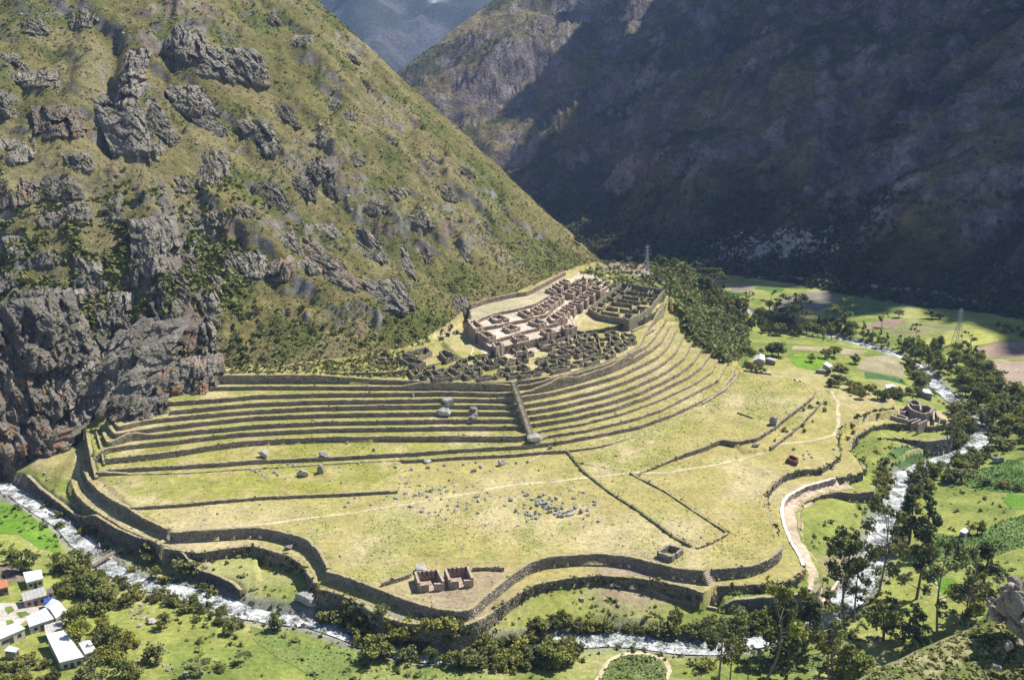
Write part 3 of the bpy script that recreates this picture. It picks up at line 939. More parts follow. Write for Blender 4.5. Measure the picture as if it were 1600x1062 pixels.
path('path', [(897, 519), (905, 500), (918, 485), (945, 462), (958, 447), (955, 436), (945, 428)], 24.5, 1.6, (.5, .46, .24), 'light grassy lane between the upper ruin quarters')


rp0 = [hit(u, v) for u, v in ((1105, 430), (1140, 432), (1190, 434), (1240, 434), (1300, 440), (1350, 447), (1400, 453), (1440, 456), (1480, 463), (1530, 474), (1570, 482), (1620, 492))]
P_ = smooth_line([(p[0], p[1]) for p in rp0], 2.0)
V, q = strip(P_, 3.6, .35, None, 3, .4, 9)
tag(obj('road', mesh('road', V, q, M_GROUND, np.tile((.36, .31, .25), (len(V), 1)), True)), 'pale dirt road along the foot of the shaded mountain', 'road', None, 'structure')


def patch(name, px, z, c1, c2, label, step=1.6, lift=.1, rows=None, cat='field', jag=.5, kind='structure'):
    """a field: its outline cut into small triangles and draped on the ground"""
    B = []
    W_ = line(px, z)
    for i in range(len(W_)):
        a, b = np.array(W_[i - 1]), np.array(W_[i])
        n = max(1, int(np.linalg.norm(b - a) / step))
        for k in range(n):
            p = a + (b - a) * k / n
            B.append(p + (RNG.random(2) - .5) * jag)
    B = np.array(B)
    x0, y0 = B.min(0); x1, y1 = B.max(0)
    xs, ys = np.meshgrid(np.arange(x0, x1, step), np.arange(y0, y1, step))
    P = np.c_[xs.ravel(), ys.ravel()] + (RNG.random((xs.size, 2)) - .5) * step * .4
    P = P[inside(B, P[:, 0], P[:, 1])]
    if len(P):
        d = np.sqrt(((P[:, None] - B[None]) ** 2).sum(-1)).min(1)
        P = P[d > step * .5]
    allp = [Vector(p) for p in np.r_[B, P]]
    v2, _, f2, _, _, _ = delaunay_2d_cdt(allp, [], [list(range(len(B)))], 1, 1e-4)
    X_ = np.array([(p.x, p.y) for p in v2])
    V = np.c_[X_, hs(X_[:, 0], X_[:, 1]) + lift]
    f = np.array([t for t in f2 if len(t) == 3])
    e1_ = V[f[:, 1]] - V[f[:, 0]]; e2_ = V[f[:, 2]] - V[f[:, 0]]
    flip = np.cross(e1_, e2_)[:, 2] < 0
    f[flip] = f[flip][:, ::-1]
    m = sstep(.35, .65, fbm(V[:, 0] / 7, V[:, 1] / 7, 4, 5))
    cc = lerp(c1, c2, m)
    o = tag(obj(name, mesh(name, V, f, M_FIELD, cc, True)), label, cat, None, kind)
    if rows:
        ang, gap, rc_, hh = rows
        rd_ = np.array([math.cos(ang), math.sin(ang)]); rn_ = np.array([-rd_[1], rd_[0]])
        n = B @ rn_; s = B @ rd_
        MBv = []
        for off in np.arange(n.min() + gap / 2, n.max(), gap):
            ss = np.arange(s.min(), s.max(), gap * .75)
            q_ = ss[:, None] * rd_ + off * rn_ + (RNG.random((len(ss), 2)) - .5) * gap * .35
            MBv.append(q_)
        q_ = np.concatenate(MBv)
        q_ = q_[inside(B, q_[:, 0], q_[:, 1])]
        q_ = q_[RNG.random(len(q_)) > .12]
        clumps('crop_rows', np.c_[q_, hs(q_[:, 0], q_[:, 1]) + lift], hh * (.7 + .6 * RNG.random(len(q_))), rc_, .2, 3, 'low green crop plants standing in rows', 'crop plants')
    return o


def leaf_quads(cent, size, rng, up=.35, elong=1.5):
    """a small randomly turned leaf face at every point"""
    n = len(cent)
    nrm = rng.normal(size=(n, 3)); nrm[:, 2] = np.abs(nrm[:, 2]) + up; nrm /= np.linalg.norm(nrm, axis=1)[:, None]
    a = np.cross(nrm, rng.normal(size=(n, 3))); a /= np.linalg.norm(a, axis=1)[:, None]
    b = np.cross(nrm, a)
    s = (np.asarray(size) * (.6 + .8 * rng.random(n)))[:, None]
    a = a * s * elong * .5; b = b * s * .5
    V = np.stack([cent - a - b * .3, cent - b * .2 + a * .1 - b, cent + a + b * .2, cent + b], 1).reshape(-1, 3)
    return V, np.arange(n * 4).reshape(-1, 4)


def clumps(name, P, r, base, var, k, label, cat, mat=None, base2=None, kind='stuff', flat=.75):
    """many small leafy clumps in one mesh"""
    P = np.asarray(P, float); n = len(P)
    r = np.asarray(r) * np.ones(n)
    off = RNG.normal(size=(n, k, 3)) * .42
    off[..., 2] = np.abs(off[..., 2]) * flat * 1.3 + .1
    c = (P[:, None] + off * r[:, None, None]).reshape(-1, 3)
    V, q = leaf_quads(c, np.repeat(r, k) * .95, RNG, .5, 1.3)
    m = RNG.random(n)[:, None]
    b = np.asarray(base) * (1 - m) + np.asarray(base2 if base2 is not None else base) * m
    sh = (1 + var * (RNG.random((n, k, 1)) * 2 - 1)) * b[:, None]
    cc = np.repeat(sh.reshape(-1, 3), 4, axis=0)
    return tag(obj(name, mesh(name, V, q, mat or M_SHRUB, cc)), label, cat, None, kind)


patch('field', [(1508, 728), (1530, 722), (1570, 714), (1615, 712), (1615, 777), (1560, 768), (1510, 752)], -9, (.11, .19, .05), (.17, .24, .07), 'green potato field right of the river bend', rows=(.5, 1.2, (.10, .19, .04), .5))
patch('field', [(1455, 826), (1520, 840), (1560, 815), (1615, 808), (1615, 857), (1540, 877), (1500, 885), (1460, 860)], -9, (.11, .18, .05), (.18, .24, .08), 'green crop field behind the small white block', rows=(.2, 1.2, (.11, .19, .05), .5))
patch('field', [(1575, 770), (1612, 778), (1612, 800), (1582, 795), (1568, 782)], -8.6, (.12, .24, .03), (.15, .27, .04), 'bright green grass strip at the right edge')
patch('field', [(1462, 897), (1492, 903), (1500, 925), (1490, 938), (1472, 930)], -9.3, (.13, .25, .03), (.16, .28, .04), 'bright green meadow behind the tall eucalyptus')
patch('field', [(392, 974), (430, 986), (470, 1001), (540, 1009), (620, 1031), (760, 1054), (800, 1072), (520, 1072), (430, 1028), (394, 996)], -9.6, (.17, .22, .06), (.23, .25, .08), 'long ploughed green field on the near river bank', rows=(-.5, 2.4, (.16, .22, .05), .38))
patch('field', [(933, 1070), (945, 1044), (958, 1026), (980, 1017), (1010, 1017), (1034, 1027), (1043, 1044), (1036, 1072)], -10.2, (.17, .19, .07), (.22, .24, .10), 'oval crop field with rows beside the lower river', rows=(.35, 1.15, (.13, .21, .05), .5))
patch('field', [(1162, 1022), (1200, 1018), (1290, 1018), (1300, 1040), (1240, 1050), (1160, 1048)], -10.3, (.13, .18, .06), (.2, .24, .09), 'crop field behind the lower right eucalyptus trees', rows=(.1, 1.2, (.12, .2, .05), .5))
patch('field', [(1386, 707), (1396, 699), (1430, 697), (1476, 694), (1470, 702), (1445, 712), (1410, 716)], -8, (.075, .14, .045), (.10, .17, .055), 'dark green plot below the round tower ruin')
patch('field', [(1372, 735), (1385, 718), (1394, 722), (1380, 742)], -9.2, (.13, .26, .03), (.16, .28, .04), 'small bright green plot beside the river')
patch('field', [(1350, 583), (1411, 584), (1418, 594), (1352, 595)], -6, (.06, .135, .055), (.08, .155, .06), 'dark green strip field behind the farm trees')
patch('field', [(1336, 579), (1352, 560), (1395, 552), (1412, 566), (1411, 583), (1350, 582)], -6.4, (.30, .26, .16), (.36, .31, .2), 'brown stubble field behind the farm')
patch('field', [(1352, 596), (1418, 595), (1430, 603), (1380, 605)], -5.6, (.31, .31, .12), (.37, .35, .15), 'pale yellow strip behind the dark green strip')
patch('field', [(1230, 558), (1262, 552), (1295, 560), (1300, 572), (1288, 582), (1245, 574)], -4, (.15, .27, .025), (.18, .31, .035), 'vivid green meadow around the farm house')
patch('field', [(1240, 537), (1300, 537), (1360, 546), (1340, 556), (1300, 552), (1262, 549), (1236, 548)], -5.5, (.34, .31, .15), (.38, .31, .2), 'tan fallow field behind the round trees')
patch('field', [(1212, 483), (1222, 461), (1270, 455), (1322, 458), (1300, 476), (1280, 487)], -19, (.21, .19, .15), (.26, .23, .18), 'grey brown ploughed field across the river')
patch('field', [(1140, 455), (1146, 443), (1180, 446), (1174, 457)], -22, (.24, .2, .15), (.28, .23, .17), 'small brown field at the far end of the valley')
patch('field', [(1178, 452), (1183, 447), (1226, 453), (1222, 457)], -21, (.08, .17, .04), (.1, .2, .05), 'narrow dark green strip at the valley end')
patch('field', [(1132, 456), (1166, 458), (1168, 463), (1132, 463)], -22, (.07, .15, .04), (.09, .18, .05), 'deep green plot under the tall far eucalyptus')
patch('field', [(1286, 486), (1325, 459), (1370, 465), (1420, 478), (1390, 493), (1300, 494)], -17, (.13, .19, .06), (.18, .23, .08), 'green field with trees across the river')
patch('field', [(1215, 488), (1275, 490), (1330, 500), (1290, 510), (1225, 500)], -18, (.20, .22, .07), (.26, .27, .09), 'olive meadow beneath the ploughed field')
patch('field', [(1346, 508), (1375, 498), (1418, 498), (1395, 511), (1360, 513)], -14.5, (.26, .19, .14), (.3, .22, .16), 'reddish brown plot left of the far pylon')
patch('field', [(1380, 514), (1420, 501), (1490, 509), (1500, 516), (1440, 525), (1400, 523)], -13.5, (.20, .21, .09), (.25, .24, .11), 'olive plot in front of the far pylon')
patch('field', [(1430, 529), (1500, 517), (1540, 512), (1590, 526), (1570, 531), (1520, 540), (1470, 536)], -12, (.33, .35, .08), (.38, .37, .11), 'yellow green meadow under the far pylon')
patch('field', [(1520, 541), (1565, 531), (1615, 533), (1615, 564), (1560, 558), (1545, 557)], -10.5, (.30, .22, .16), (.35, .26, .19), 'brown ploughed field at the right edge')
patch('field', [(1546, 562), (1615, 567), (1615, 622), (1580, 610), (1550, 590)], -9.6, (.36, .27, .21), (.40, .31, .24), 'pinkish bare field below the brown one')
patch('field', [(-15, 775), (20, 781), (60, 811), (85, 831), (98, 862), (60, 857), (30, 836), (-15, 832)], -8.8, (.12, .24, .025), (.15, .27, .035), 'bright green field beside the white river')
patch('yard', [(-20, 884), (30, 880), (40, 905), (10, 912), (-20, 915)], -7.5, (.22, .17, .13), (.27, .21, .16), 'brown dirt yard above the white roofed house', cat='yard')
patch('courtyard', [(-20, 945), (25, 942), (60, 935), (70, 950), (42, 970), (5, 990), (-20, 1000)], -6.8, (.46, .42, .36), (.55, .51, .45), 'pale paved courtyard between the tin roofs', cat='courtyard')
for k_, px in enumerate(([(8, 951), (18, 948), (22, 956), (12, 962)], [(26, 958), (40, 954), (46, 960), (32, 966)], [(10, 972), (20, 970), (22, 977), (12, 979)])):
    patch('lawn', px, -6.8, (.13, .19, .04), (.19, .23, .07), ('upper', 'right', 'lower')[k_] + ' small lawn in the pale courtyard', cat='lawn', step=1.0, lift=.16)

# ------------------------------------------------------------------ stone walls
print('walls')
N_STONES = 0


def stone_wall(px, z, label, base=(.20, .172, .135), group=None, w=.85, ch=.55, free=None, top=(.36, .31, .16), thick=(.6, .75), cat='stone wall', name='retaining_wall', minh=.5, cap=.15):
    """a dry-stone wall along a line: a core and courses of separate stones on its face"""
    global N_STONES
    P = smooth_line(line(px, z), .9)[:, :2]
    t = np.gradient(P, axis=0); t /= np.linalg.norm(t, axis=1)[:, None]
    n = np.stack([t[:, 1], -t[:, 0]], -1)
    a = hs(*(P + n * 2.2).T); b = hs(*(P - n * 2.2).T)
    if a.mean() > b.mean():
        n = -n; a, b = b, a
    a = np.minimum(a, hs(*(P + n * 1.3).T)); b = np.maximum(hs(*(P - n * 1.1).T), b - .4)
    if free:
        b = a + free
    sm = lambda q: np.convolve(np.pad(q, 3, mode='edge'), np.ones(7) / 7, 'valid')
    zt = sm(b) + cap + (fbm(P[:, 0] / 3, P[:, 1] / 3, 3, 8) - .5) * .5 + (RNG.random(len(P)) - .5) * .22
    zb = np.minimum(sm(a) - .35, zt - minh)
    f, k = thick
    F_ = P + n * (f - .12); Bk = P - n * k
    m = len(P)
    Vf = np.r_[np.c_[F_, zb], np.c_[F_, zt], np.c_[F_, zt], np.c_[Bk, zt - .05], np.c_[Bk, zt - .05], np.c_[Bk, zb]]
    I_ = np.arange(m - 1)
    qs = [np.stack([I_ + o, I_ + 1 + o, I_ + 1 + o + m, I_ + o + m], -1) for o in (0, 2 * m, 4 * m)]
    q = np.concatenate(qs)
    ends = np.array([[0, m, 3 * m, 5 * m], [m - 1, 6 * m - 1, 4 * m - 1, 2 * m - 1]])
    q = np.r_[q, ends]
    cc = np.zeros((6 * m, 3)); cc[:] = np.array(base) * .65
    tc_ = np.asarray(top) * (.8 + .4 * fbm(P[:, 0] / 2, P[:, 1] / 2, 3, 6))[:, None]
    cc[2 * m:3 * m] = tc_; cc[3 * m:4 * m] = tc_
    core = tag(obj(name, mesh(name, Vf, q, M_STONE, cc)), label, cat, group, 'thing')
    # stones
    d = np.r_[0, np.cumsum(np.linalg.norm(np.diff(P, axis=0), axis=1))]
    vs_, cs_ = [], []
    hmax = float((zt - zb).max())
    nrow = max(1, int(round(hmax / ch)))
    for r in range(nrow):
        ws = w * (.55 + .95 * RNG.random(int(d[-1] / w * 1.6) + 3))
        e = np.r_[0, np.cumsum(ws)] + RNG.random() * -.4
        e = e[e < d[-1]]
        if len(e) < 2:
            continue
        g = .035
        s0 = e[:-1] + g; s1 = e[1:] - g
        mid = (s0 + s1) / 2
        lo = np.interp(mid, d, zb); hi = np.interp(mid, d, zt)
        rh = (hi - lo) / nrow
        jit = (RNG.random(len(mid)) - .5) * .14
        z0 = lo + rh * r + .03 + jit * (r > 0); z1 = lo + rh * (r + 1) - .03 + (RNG.random(len(mid)) - .5) * .14 * (1 + (r == nrow - 1))
        out = f - .02 + RNG.random(len(mid)) * .16 - .05 * (r / nrow)
        nn = np.stack([np.interp(mid, d, n[:, 0]), np.interp(mid, d, n[:, 1])], -1); nn /= np.linalg.norm(nn, axis=1)[:, None]
        A = np.stack([np.interp(s0, d, P[:, 0]), np.interp(s0, d, P[:, 1])], -1); B_ = np.stack([np.interp(s1, d, P[:, 0]), np.interp(s1, d, P[:, 1])], -1)
        ins = np.minimum(.1, (s1 - s0) * .15)[:, None]; tt = (B_ - A) / np.maximum(1e-6, np.linalg.norm(B_ - A, axis=1))[:, None]
        o1 = nn * out[:, None]; o0 = nn * (f - .3)
        dz = np.minimum(.07, (z1 - z0) * .2)
        q8 = [np.c_[A + o0, z0], np.c_[B_ + o0, z0], np.c_[B_ + o0, z1], np.c_[A + o0, z1],
              np.c_[A + o1 + tt * ins, z0 + dz], np.c_[B_ + o1 - tt * ins, z0 + dz], np.c_[B_ + o1 - tt * ins, z1 - dz], np.c_[A + o1 + tt * ins, z1 - dz]]
        ok = z1 - z0 > .12
        vs_.append(np.stack(q8, 1)[ok])
        shade = (.62 + .75 * RNG.random(len(mid)))[:, None] * np.array(base)
        shade[:, 2] *= .9 + .25 * RNG.random(len(mid))
        cs_.append(shade[ok])
    if vs_:
        V8 = np.concatenate(vs_); c8 = np.concatenate(cs_)
        N_STONES += len(V8)
        k8 = np.arange(len(V8))[:, None, None] * 8
        qd = np.array([[4, 5, 6, 7], [3, 7, 6, 2], [0, 4, 7, 3], [1, 2, 6, 5]])
        tag(obj('stones', mesh('stones', V8.reshape(-1, 3), (k8 + qd).reshape(-1, 4), M_STONE, np.repeat(c8, 8, axis=0)), core), None, None, None, 'stuff')
    return core, P, n, zt, zb


WALLS = []
ORD = ['lowest', 'second lowest', 'third', 'fourth', 'fifth', 'sixth', 'seventh', 'eighth', 'ninth', 'tenth', 'top']
TB = (.36, .30, .215)
for i, (z, L, R) in enumerate(CT):
    WALLS.append(stone_wall(L + [R[0]], z, f'{ORD[i]} straight terrace wall, left of the central stairway', TB, 'straight terrace walls', .95, .62))
    WALLS.append(stone_wall(R, z, f'{ORD[i]} curved terrace wall, right of the central stairway', (.36, .30, .215), 'curved terrace walls', .95, .62))
WALLS.append(stone_wall(C3R, 3.9, 'short curved terrace wall ending at the large grey rock', (.36, .30, .215), 'curved terrace walls', .95, .62))
WALLS.append(stone_wall(C11, 21.2, 'brown wall under the small ruin group by the slope', TB, None, .8, .6))
WALLS.append(stone_wall(UW, ZU, 'long mossy wall dividing the upper and lower ruin quarters', (.16, .145, .11), None, .8, .6))
SB = (.33, .285, .22); SV = (.31, .27, .20)
WALLS.append(stone_wall(W1L, 0, 'topmost western river terrace wall of grey stones', SV, None, .75, .5))
WALLS.append(stone_wall(W1M, 0, 'tall grey plateau wall bending above the round boulder', SB, None, .75, .5))
WALLS.append(stone_wall(W1S, 0, 'long winding plateau wall around the twin roofless rooms', SB, None, .75, .5))
WALLS.append(stone_wall(W1R, 0, 'massive stone wall right of the short stairway', (.27, .25, .215), None, 1.1, .75))
WALLS.append(stone_wall(W1E, 0, 'overgrown plateau wall above the curving walkway', SV, None, .8, .55))
WALLS.append(stone_wall(P1, -1.3, 'overgrown top wall beside the round tower ruin', SV, None, .8, .55))
WALLS.append(stone_wall(W2L, Z2, 'middle western wall above the riverside trail', SV, None, .75, .5))
WALLS.append(stone_wall(W2A, Z2, 'mossy second wall below the bending plateau wall', SV, None, .75, .5))
WALLS.append(stone_wall(W2S, Z2, 'short mossy wall between two big river boulders', SV, None, .75, .5))
WALLS.append(stone_wall(W2B, Z2, 'long overgrown second wall with the pointed bastion', SV, None, .75, .5))
WALLS.append(stone_wall(W2R, Z2, 'low overgrown second wall right of the short stairway', SV, None, .8, .55))
WALLS.append(stone_wall(W2K, Z2, 'restored curving wall with a pale smooth top', (.42, .34, .28), None, .9, .5, top=(.72, .66, .58), cap=.3))
WALLS.append(stone_wall(W2E, Z2, 'short dark wall at the far end of the walkway', SV, None, .8, .55))
WALLS.append(stone_wall(P2, Z2, 'tall dark wall carrying the round tower ruin', SV, None, .8, .55))
WALLS.append(stone_wall(P3, ZP, 'lower dark wall above the dark green plot', SV, None, .8, .55))
WALLS.append(stone_wall(W3K, ZP, 'grey brown wall under the walkway bend', (.28, .225, .18), None, .8, .5))
WALLS.append(stone_wall(W3L, Z3, 'western embankment wall standing over the white river', (.21, .185, .15), None, .75, .5))
WALLS.append(stone_wall(W3M, Z3, 'embankment wall right of the footbridge trail', (.21, .185, .15), None, .75, .5))
WALLS.append(stone_wall(W4, ZP, 'lowest grey wall at the foot of the short stairway', (.26, .24, .205), None, 1.0, .65))
WALLS.append(stone_wall(E1, 1.6, 'upper bushy field wall crossing the eastern pampa', SV, None, .7, .5))
WALLS.append(stone_wall(E2, 0, 'lower bushy field wall crossing the eastern pampa', SV, None, .7, .5))
WALLS.append(stone_wall(MW, 1.0, 'straight low wall across the middle of the pampa', TB, None, .7, .5))
WALLS.append(stone_wall([(936, 917), (970, 917), (1005, 923), (1040, 934), (1080, 941), (1124, 946)], -8, 'low restored pink stone wall at the embankment foot', (.42, .32, .26), None, .8, .45, free=1.0, top=(.52, .42, .34), thick=(.35, .35), name='stone_wall'))
WALLS.append(stone_wall([(596, 915), (620, 908), (646, 899)], 0, 'low wall left of the twin roofless rooms', SB, None, .7, .45, free=1.1, thick=(.4, .4), name='stone_wall'))
WALLS.append(stone_wall([(738, 891), (765, 890), (791, 892)], 0, 'low wall right of the twin roofless rooms', SB, None, .7, .45, free=1.1, thick=(.4, .4), name='stone_wall'))
WALLS.append(stone_wall([(885, 705), (912, 738), (950, 768), (1000, 800), (1050, 838), (1082, 856)], 0, 'ruined overgrown field wall running down the pampa', SV, None, .8, .45, free=.55, thick=(.5, .5), name='stone_wall', top=(.2, .2, .08)))
WALLS.append(stone_wall([(985, 740), (1040, 768), (1090, 802), (1138, 834), (1110, 850), (1085, 858)], 0, 'low earth bank wall right of the ruined field wall', (.30, .27, .17), None, .8, .4, free=.45, thick=(.5, .5), name='stone_wall'))
WALLS.append(stone_wall(HILLW, ZPL + 1, 'long reddish wall at the foot of the grass slope', (.33, .25, .2), None, .8, .6, free=2.4, name='retaining_wall', thick=(.5, .9)))
PK = (.375, .29, .215)
WALLS.append(stone_wall(ROW3, ZR3, 'front wall of the restored pink upper town', PK, 'platform walls of the restored upper town', .75, .5, top=(.55, .45, .36), cap=.35))
WALLS.append(stone_wall(ROW2, ZR2, 'middle platform wall of the restored upper town', PK, 'platform walls of the restored upper town', .75, .5, top=(.55, .45, .36), cap=.35))
WALLS.append(stone_wall(ROW1, ZR1, 'rear platform wall of the restored upper town', PK, 'platform walls of the restored upper town', .75, .5, top=(.55, .45, .36), cap=.35))
WALLS.append(stone_wall(PLAT, ZPL, 'back boundary wall of the restored upper town', PK, 'platform walls of the restored upper town', .75, .5, top=(.55, .45, .36), cap=.35))
for k_, px in enumerate(([(988, 510), (1004, 502), (1023, 491), (1037, 479)], [(998, 516), (1014, 506), (1028, 497)])):
    WALLS.append(stone_wall(px, 23, ('upper' if k_ == 0 else 'lower') + ' short field wall beneath the far ruin compound', (.36, .30, .215), None, .8, .5, free=.9))
WALLS.append(stone_wall([(1162, 580), (1195, 585), (1230, 590), (1262, 598)], 1.6, 'hedged stone wall along the north of the pampa', SV, None, .8, .5, free=.7, thick=(.4, .4), name='stone_wall', top=(.14, .15, .06)))
for a_, b_, lab in (((145, 707), (164, 737), 'outer slanting side wall at the terrace ends'), ((152, 690), (164, 732), 'inner slanting side wall at the terrace ends')):
    WALLS.append(stone_wall([a_, ((a_[0] + b_[0]) / 2, (a_[1] + b_[1]) / 2), b_], 2, lab, TB, None, .7, .5, free=1.0, thick=(.35, .35), name='stone_wall'))
WALLS.append(stone_wall([(1282, 940), (1300, 918), (1311, 902)], -9.5, 'pink river bank wall below the walkway end', (.42, .32, .26), None, .8, .5, free=3.0, thick=(.5, .5), top=(.6, .5, .4)))
WALLS.append(stone_wall([(624, 717), (625, 740), (623, 765)], 1.0, 'faint stone line closing the upper western pampa', (.42, .38, .28), None, .8, .4, free=.3, thick=(.3, .3), name='stone_wall'))
WALLS.append(stone_wall([(900, 722), (940, 730), (985, 738)], .3, 'faint line of stones above the path crossing', (.40, .36, .26), None, .8, .4, free=.2, thick=(.25, .25), name='stone_wall'))
WALLS.append(stone_wall([(1152, 646), (1166, 650), (1178, 655)], 1.6, 'short stub of wall on the upper eastern pampa', SV, None, .8, .4, free=.5, thick=(.3, .3), name='stone_wall'))
WALLS.append(stone_wall([(150, 742), (145, 726), (141, 708), (139, 692)], 2.0, 'tall side wall closing the western terrace ends', TB, None, .7, .5))
print('stones', N_STONES)


# ------------------------------------------------------------------ stairways
def stairway(p0, z0, p1, z1, width, n, c, label):
    a = np.array([*at(*p0, z0), z0 + .2]); b = np.array([*at(*p1, z1), z1 + .2])
    d = (b - a)[:2]; L_ = np.linalg.norm(d); d /= L_; s = np.array([-d[1], d[0]])
    t = thing('stairway', tuple(b), label, 'stairway')
    stp = MB()
    for i in range(n):
        zz = a[2] + (b[2] - a[2]) * (i + .5) / n
        q0 = a[:2] + d * L_ * i / n - b[:2]; q1 = a[:2] + d * L_ * (i + 1) / n - b[:2]
        j = (RNG.random(4) - .5) * .12
        pts = [q0 - s * width / 2, q1 - s * width / 2, q1 + s * width / 2, q0 + s * width / 2]
        zt = zz - b[2]
        V = [(*p, zt - 1.8) for p in pts] + [(*(p + j[:2] * .3), zt + j[2] * .4) for p in pts]
        stp.add(V, BOXQ, np.array(c) * (.8 + .4 * RNG.random()))
    for sg in (-1, 1):
        flank = MB()
        for i in range(n):
            zz = a[2] + (b[2] - a[2]) * (i + .5) / n - b[2] + .12 + RNG.random() * .2
            q0 = a[:2] + d * L_ * i / n - b[:2] + s * sg * (width / 2 + .06); q1 = a[:2] + d * L_ * (i + 1) / n - b[:2] + s * sg * (width / 2 + .06)
            pts = [q0, q1, q1 + s * sg * .45, q0 + s * sg * .45]
            V = [(*p, zz - 2.4) for p in pts] + [(*p, zz) for p in pts]
            flank.add(V, BOXQ, np.array(c) * (.55 + .35 * RNG.random()))
        obj('side_stones', flank.build('side_stones', M_STONE), t)
    obj('steps', stp.build('steps', M_STONE), t)
    return t


stairway((802, 596), 20.6, (831, 684), 4.2, 1.4, 34, (.40, .35, .26), 'long central stairway descending the terraces to the grey rock')
stairway((1104, 892), -.2, (1121, 934), -7.4, 2.6, 16, (.50, .43, .34), 'short pale stone stairway between the lower plateau walls')
stairway((208, 637), 9.5, (140, 692), 2.2, 1.6, 40, (.42, .37, .28), 'long stone ramp at the foot of the western cliff')



def nth(i):
    return {1: 'first', 2: 'second', 3: 'third'}.get(i, f'{i}{"th" if 10 < i % 100 < 14 else {1: "st", 2: "nd", 3: "rd"}.get(i % 10, "th")}')


def number(objs):
    """things that would share a label are told apart by their order across the picture"""
    by = {}
    for u, o in objs:
        by.setdefault(o['label'], []).append((u, o))
    for lab, L_ in by.items():
        if len(L_) > 1:
            L_.sort(key=lambda p: p[0])
            for i, (u, o) in enumerate(L_):
                o['label'] = f'{lab}, {nth(i + 1)} from left' if i < len(L_) - 1 else f'{lab}, rightmost'
                if i == 0: o['label'] = f'{lab}, leftmost'


# ------------------------------------------------------------------ roofless buildings
print('ruins')


def wall_part(parent, o, a, b, z0, h, th, c, rough=.25, steps=1.0, name='wall', gable=0.0, mossy=True, lab=None):
    """one masonry wall from a to b (world xy) with an uneven broken top"""
    a, b = np.array(a, float), np.array(b, float)
    L_ = np.linalg.norm(b - a)
    if L_ < .3:
        return None
    d = (b - a) / L_; s = np.array([-d[1], d[0]]) * th / 2
    n = max(2, int(L_ / steps) + 1)
    k = np.linspace(0, 1, n)
    P = a + (b - a) * k[:, None]
    zt = z0 + h + (RNG.random(n) - .5) * 2 * rough + gable * (1 - np.abs(2 * k - 1))
    zb = np.minimum(hs(P[:, 0], P[:, 1]), z0) - .5
    bat = .12 * h / 2
    A = np.c_[P + s * (1 + bat), zb]; B_ = np.c_[P + s, zt]; C_ = np.c_[P - s, zt + (RNG.random(n) - .5) * .12]; D = np.c_[P - s * (1 + bat), zb]
    mA = (A + B_) / 2 + (RNG.random((n, 3)) - .5) * .14; mD = (C_ + D) / 2 + (RNG.random((n, 3)) - .5) * .14
    B2, C2 = B_.copy(), C_.copy()
    V = np.concatenate([A, mA, B_, B2, C2, C_, mD, D]) - np.array([*o, 0]) if len(o) == 2 else np.concatenate([A, mA, B_, B2, C2, C_, mD, D]) - np.array(o)
    I_ = np.arange(n - 1)
    q = np.concatenate([np.stack([I_ + f * n, I_ + 1 + f * n, I_ + 1 + (f + 1) * n, I_ + (f + 1) * n], -1) for f in (0, 1, 3, 5, 6)])
    e = [[0, n, 2 * n, 5 * n], [0, 5 * n, 6 * n, 7 * n], [n - 1, 6 * n - 1, 3 * n - 1, 2 * n - 1], [n - 1, 8 * n - 1, 7 * n - 1, 6 * n - 1]]
    q = np.r_[q, e]
    cc = np.tile(np.array(c, float), (8 * n, 1)) * (.85 + .3 * RNG.random((8 * n, 1)))
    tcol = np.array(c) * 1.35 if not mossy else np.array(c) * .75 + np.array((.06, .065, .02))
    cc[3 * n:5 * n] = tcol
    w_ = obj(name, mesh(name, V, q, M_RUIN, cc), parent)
    if lab: w_['label'] = lab
    return w_


def corners(quad, h, zg=None):
    """world corners of a roofless room whose wall tops are seen at these pixels"""
    z = 0.0 if zg is None else zg
    for _ in range(3 if zg is None else 1):
        if zg is None and _ == 0:
            q_ = np.mean(quad, axis=0)
            z = hit(q_[0], q_[1] + 5)[2]
        W_ = line(quad, z + h)
        cx, cy = np.mean(W_, axis=0)
        if zg is None:
            z = min(max(float(hs(cx, cy)), z - .6), z + .6)
    return [np.array(w) for w in W_], z


def ruin(quad, h, c, label, group, zg=None, door='F', th=.7, rough=.22, cat='ruin', mossy=True, name='roofless_house', gable=0):
    W_, z = corners(quad, h, zg)
    LB, RB, RF, LF = W_
    o = np.array([*np.mean(W_, axis=0), z])
    t = thing(name, tuple(o), label, cat, group)
    sides = {'B': (LB, RB), 'R': (RB, RF), 'F': (RF, LF), 'L': (LF, LB)}
    for k, (a, b) in sides.items():
        g = gable if k in 'LR' else 0
        L_ = np.linalg.norm(b - a)
        if k == door and L_ > 2.6:
            m = (a + b) / 2 + (b - a) / L_ * (RNG.random() - .5) * L_ * .2
            u = (b - a) / L_ * .55
            wall_part(t, o, a, m - u, z, h, th, c, rough, mossy=mossy)
            wall_part(t, o, m + u, b, z, h, th, c, rough, mossy=mossy)
        else:
            wall_part(t, o, a, b, z, h, th, c, rough, gable=g, mossy=mossy)
    return t


def zq(zoom, u0, v0, *pts):
    return [(u0 + x / zoom, v0 + y / zoom) for x, y in pts]


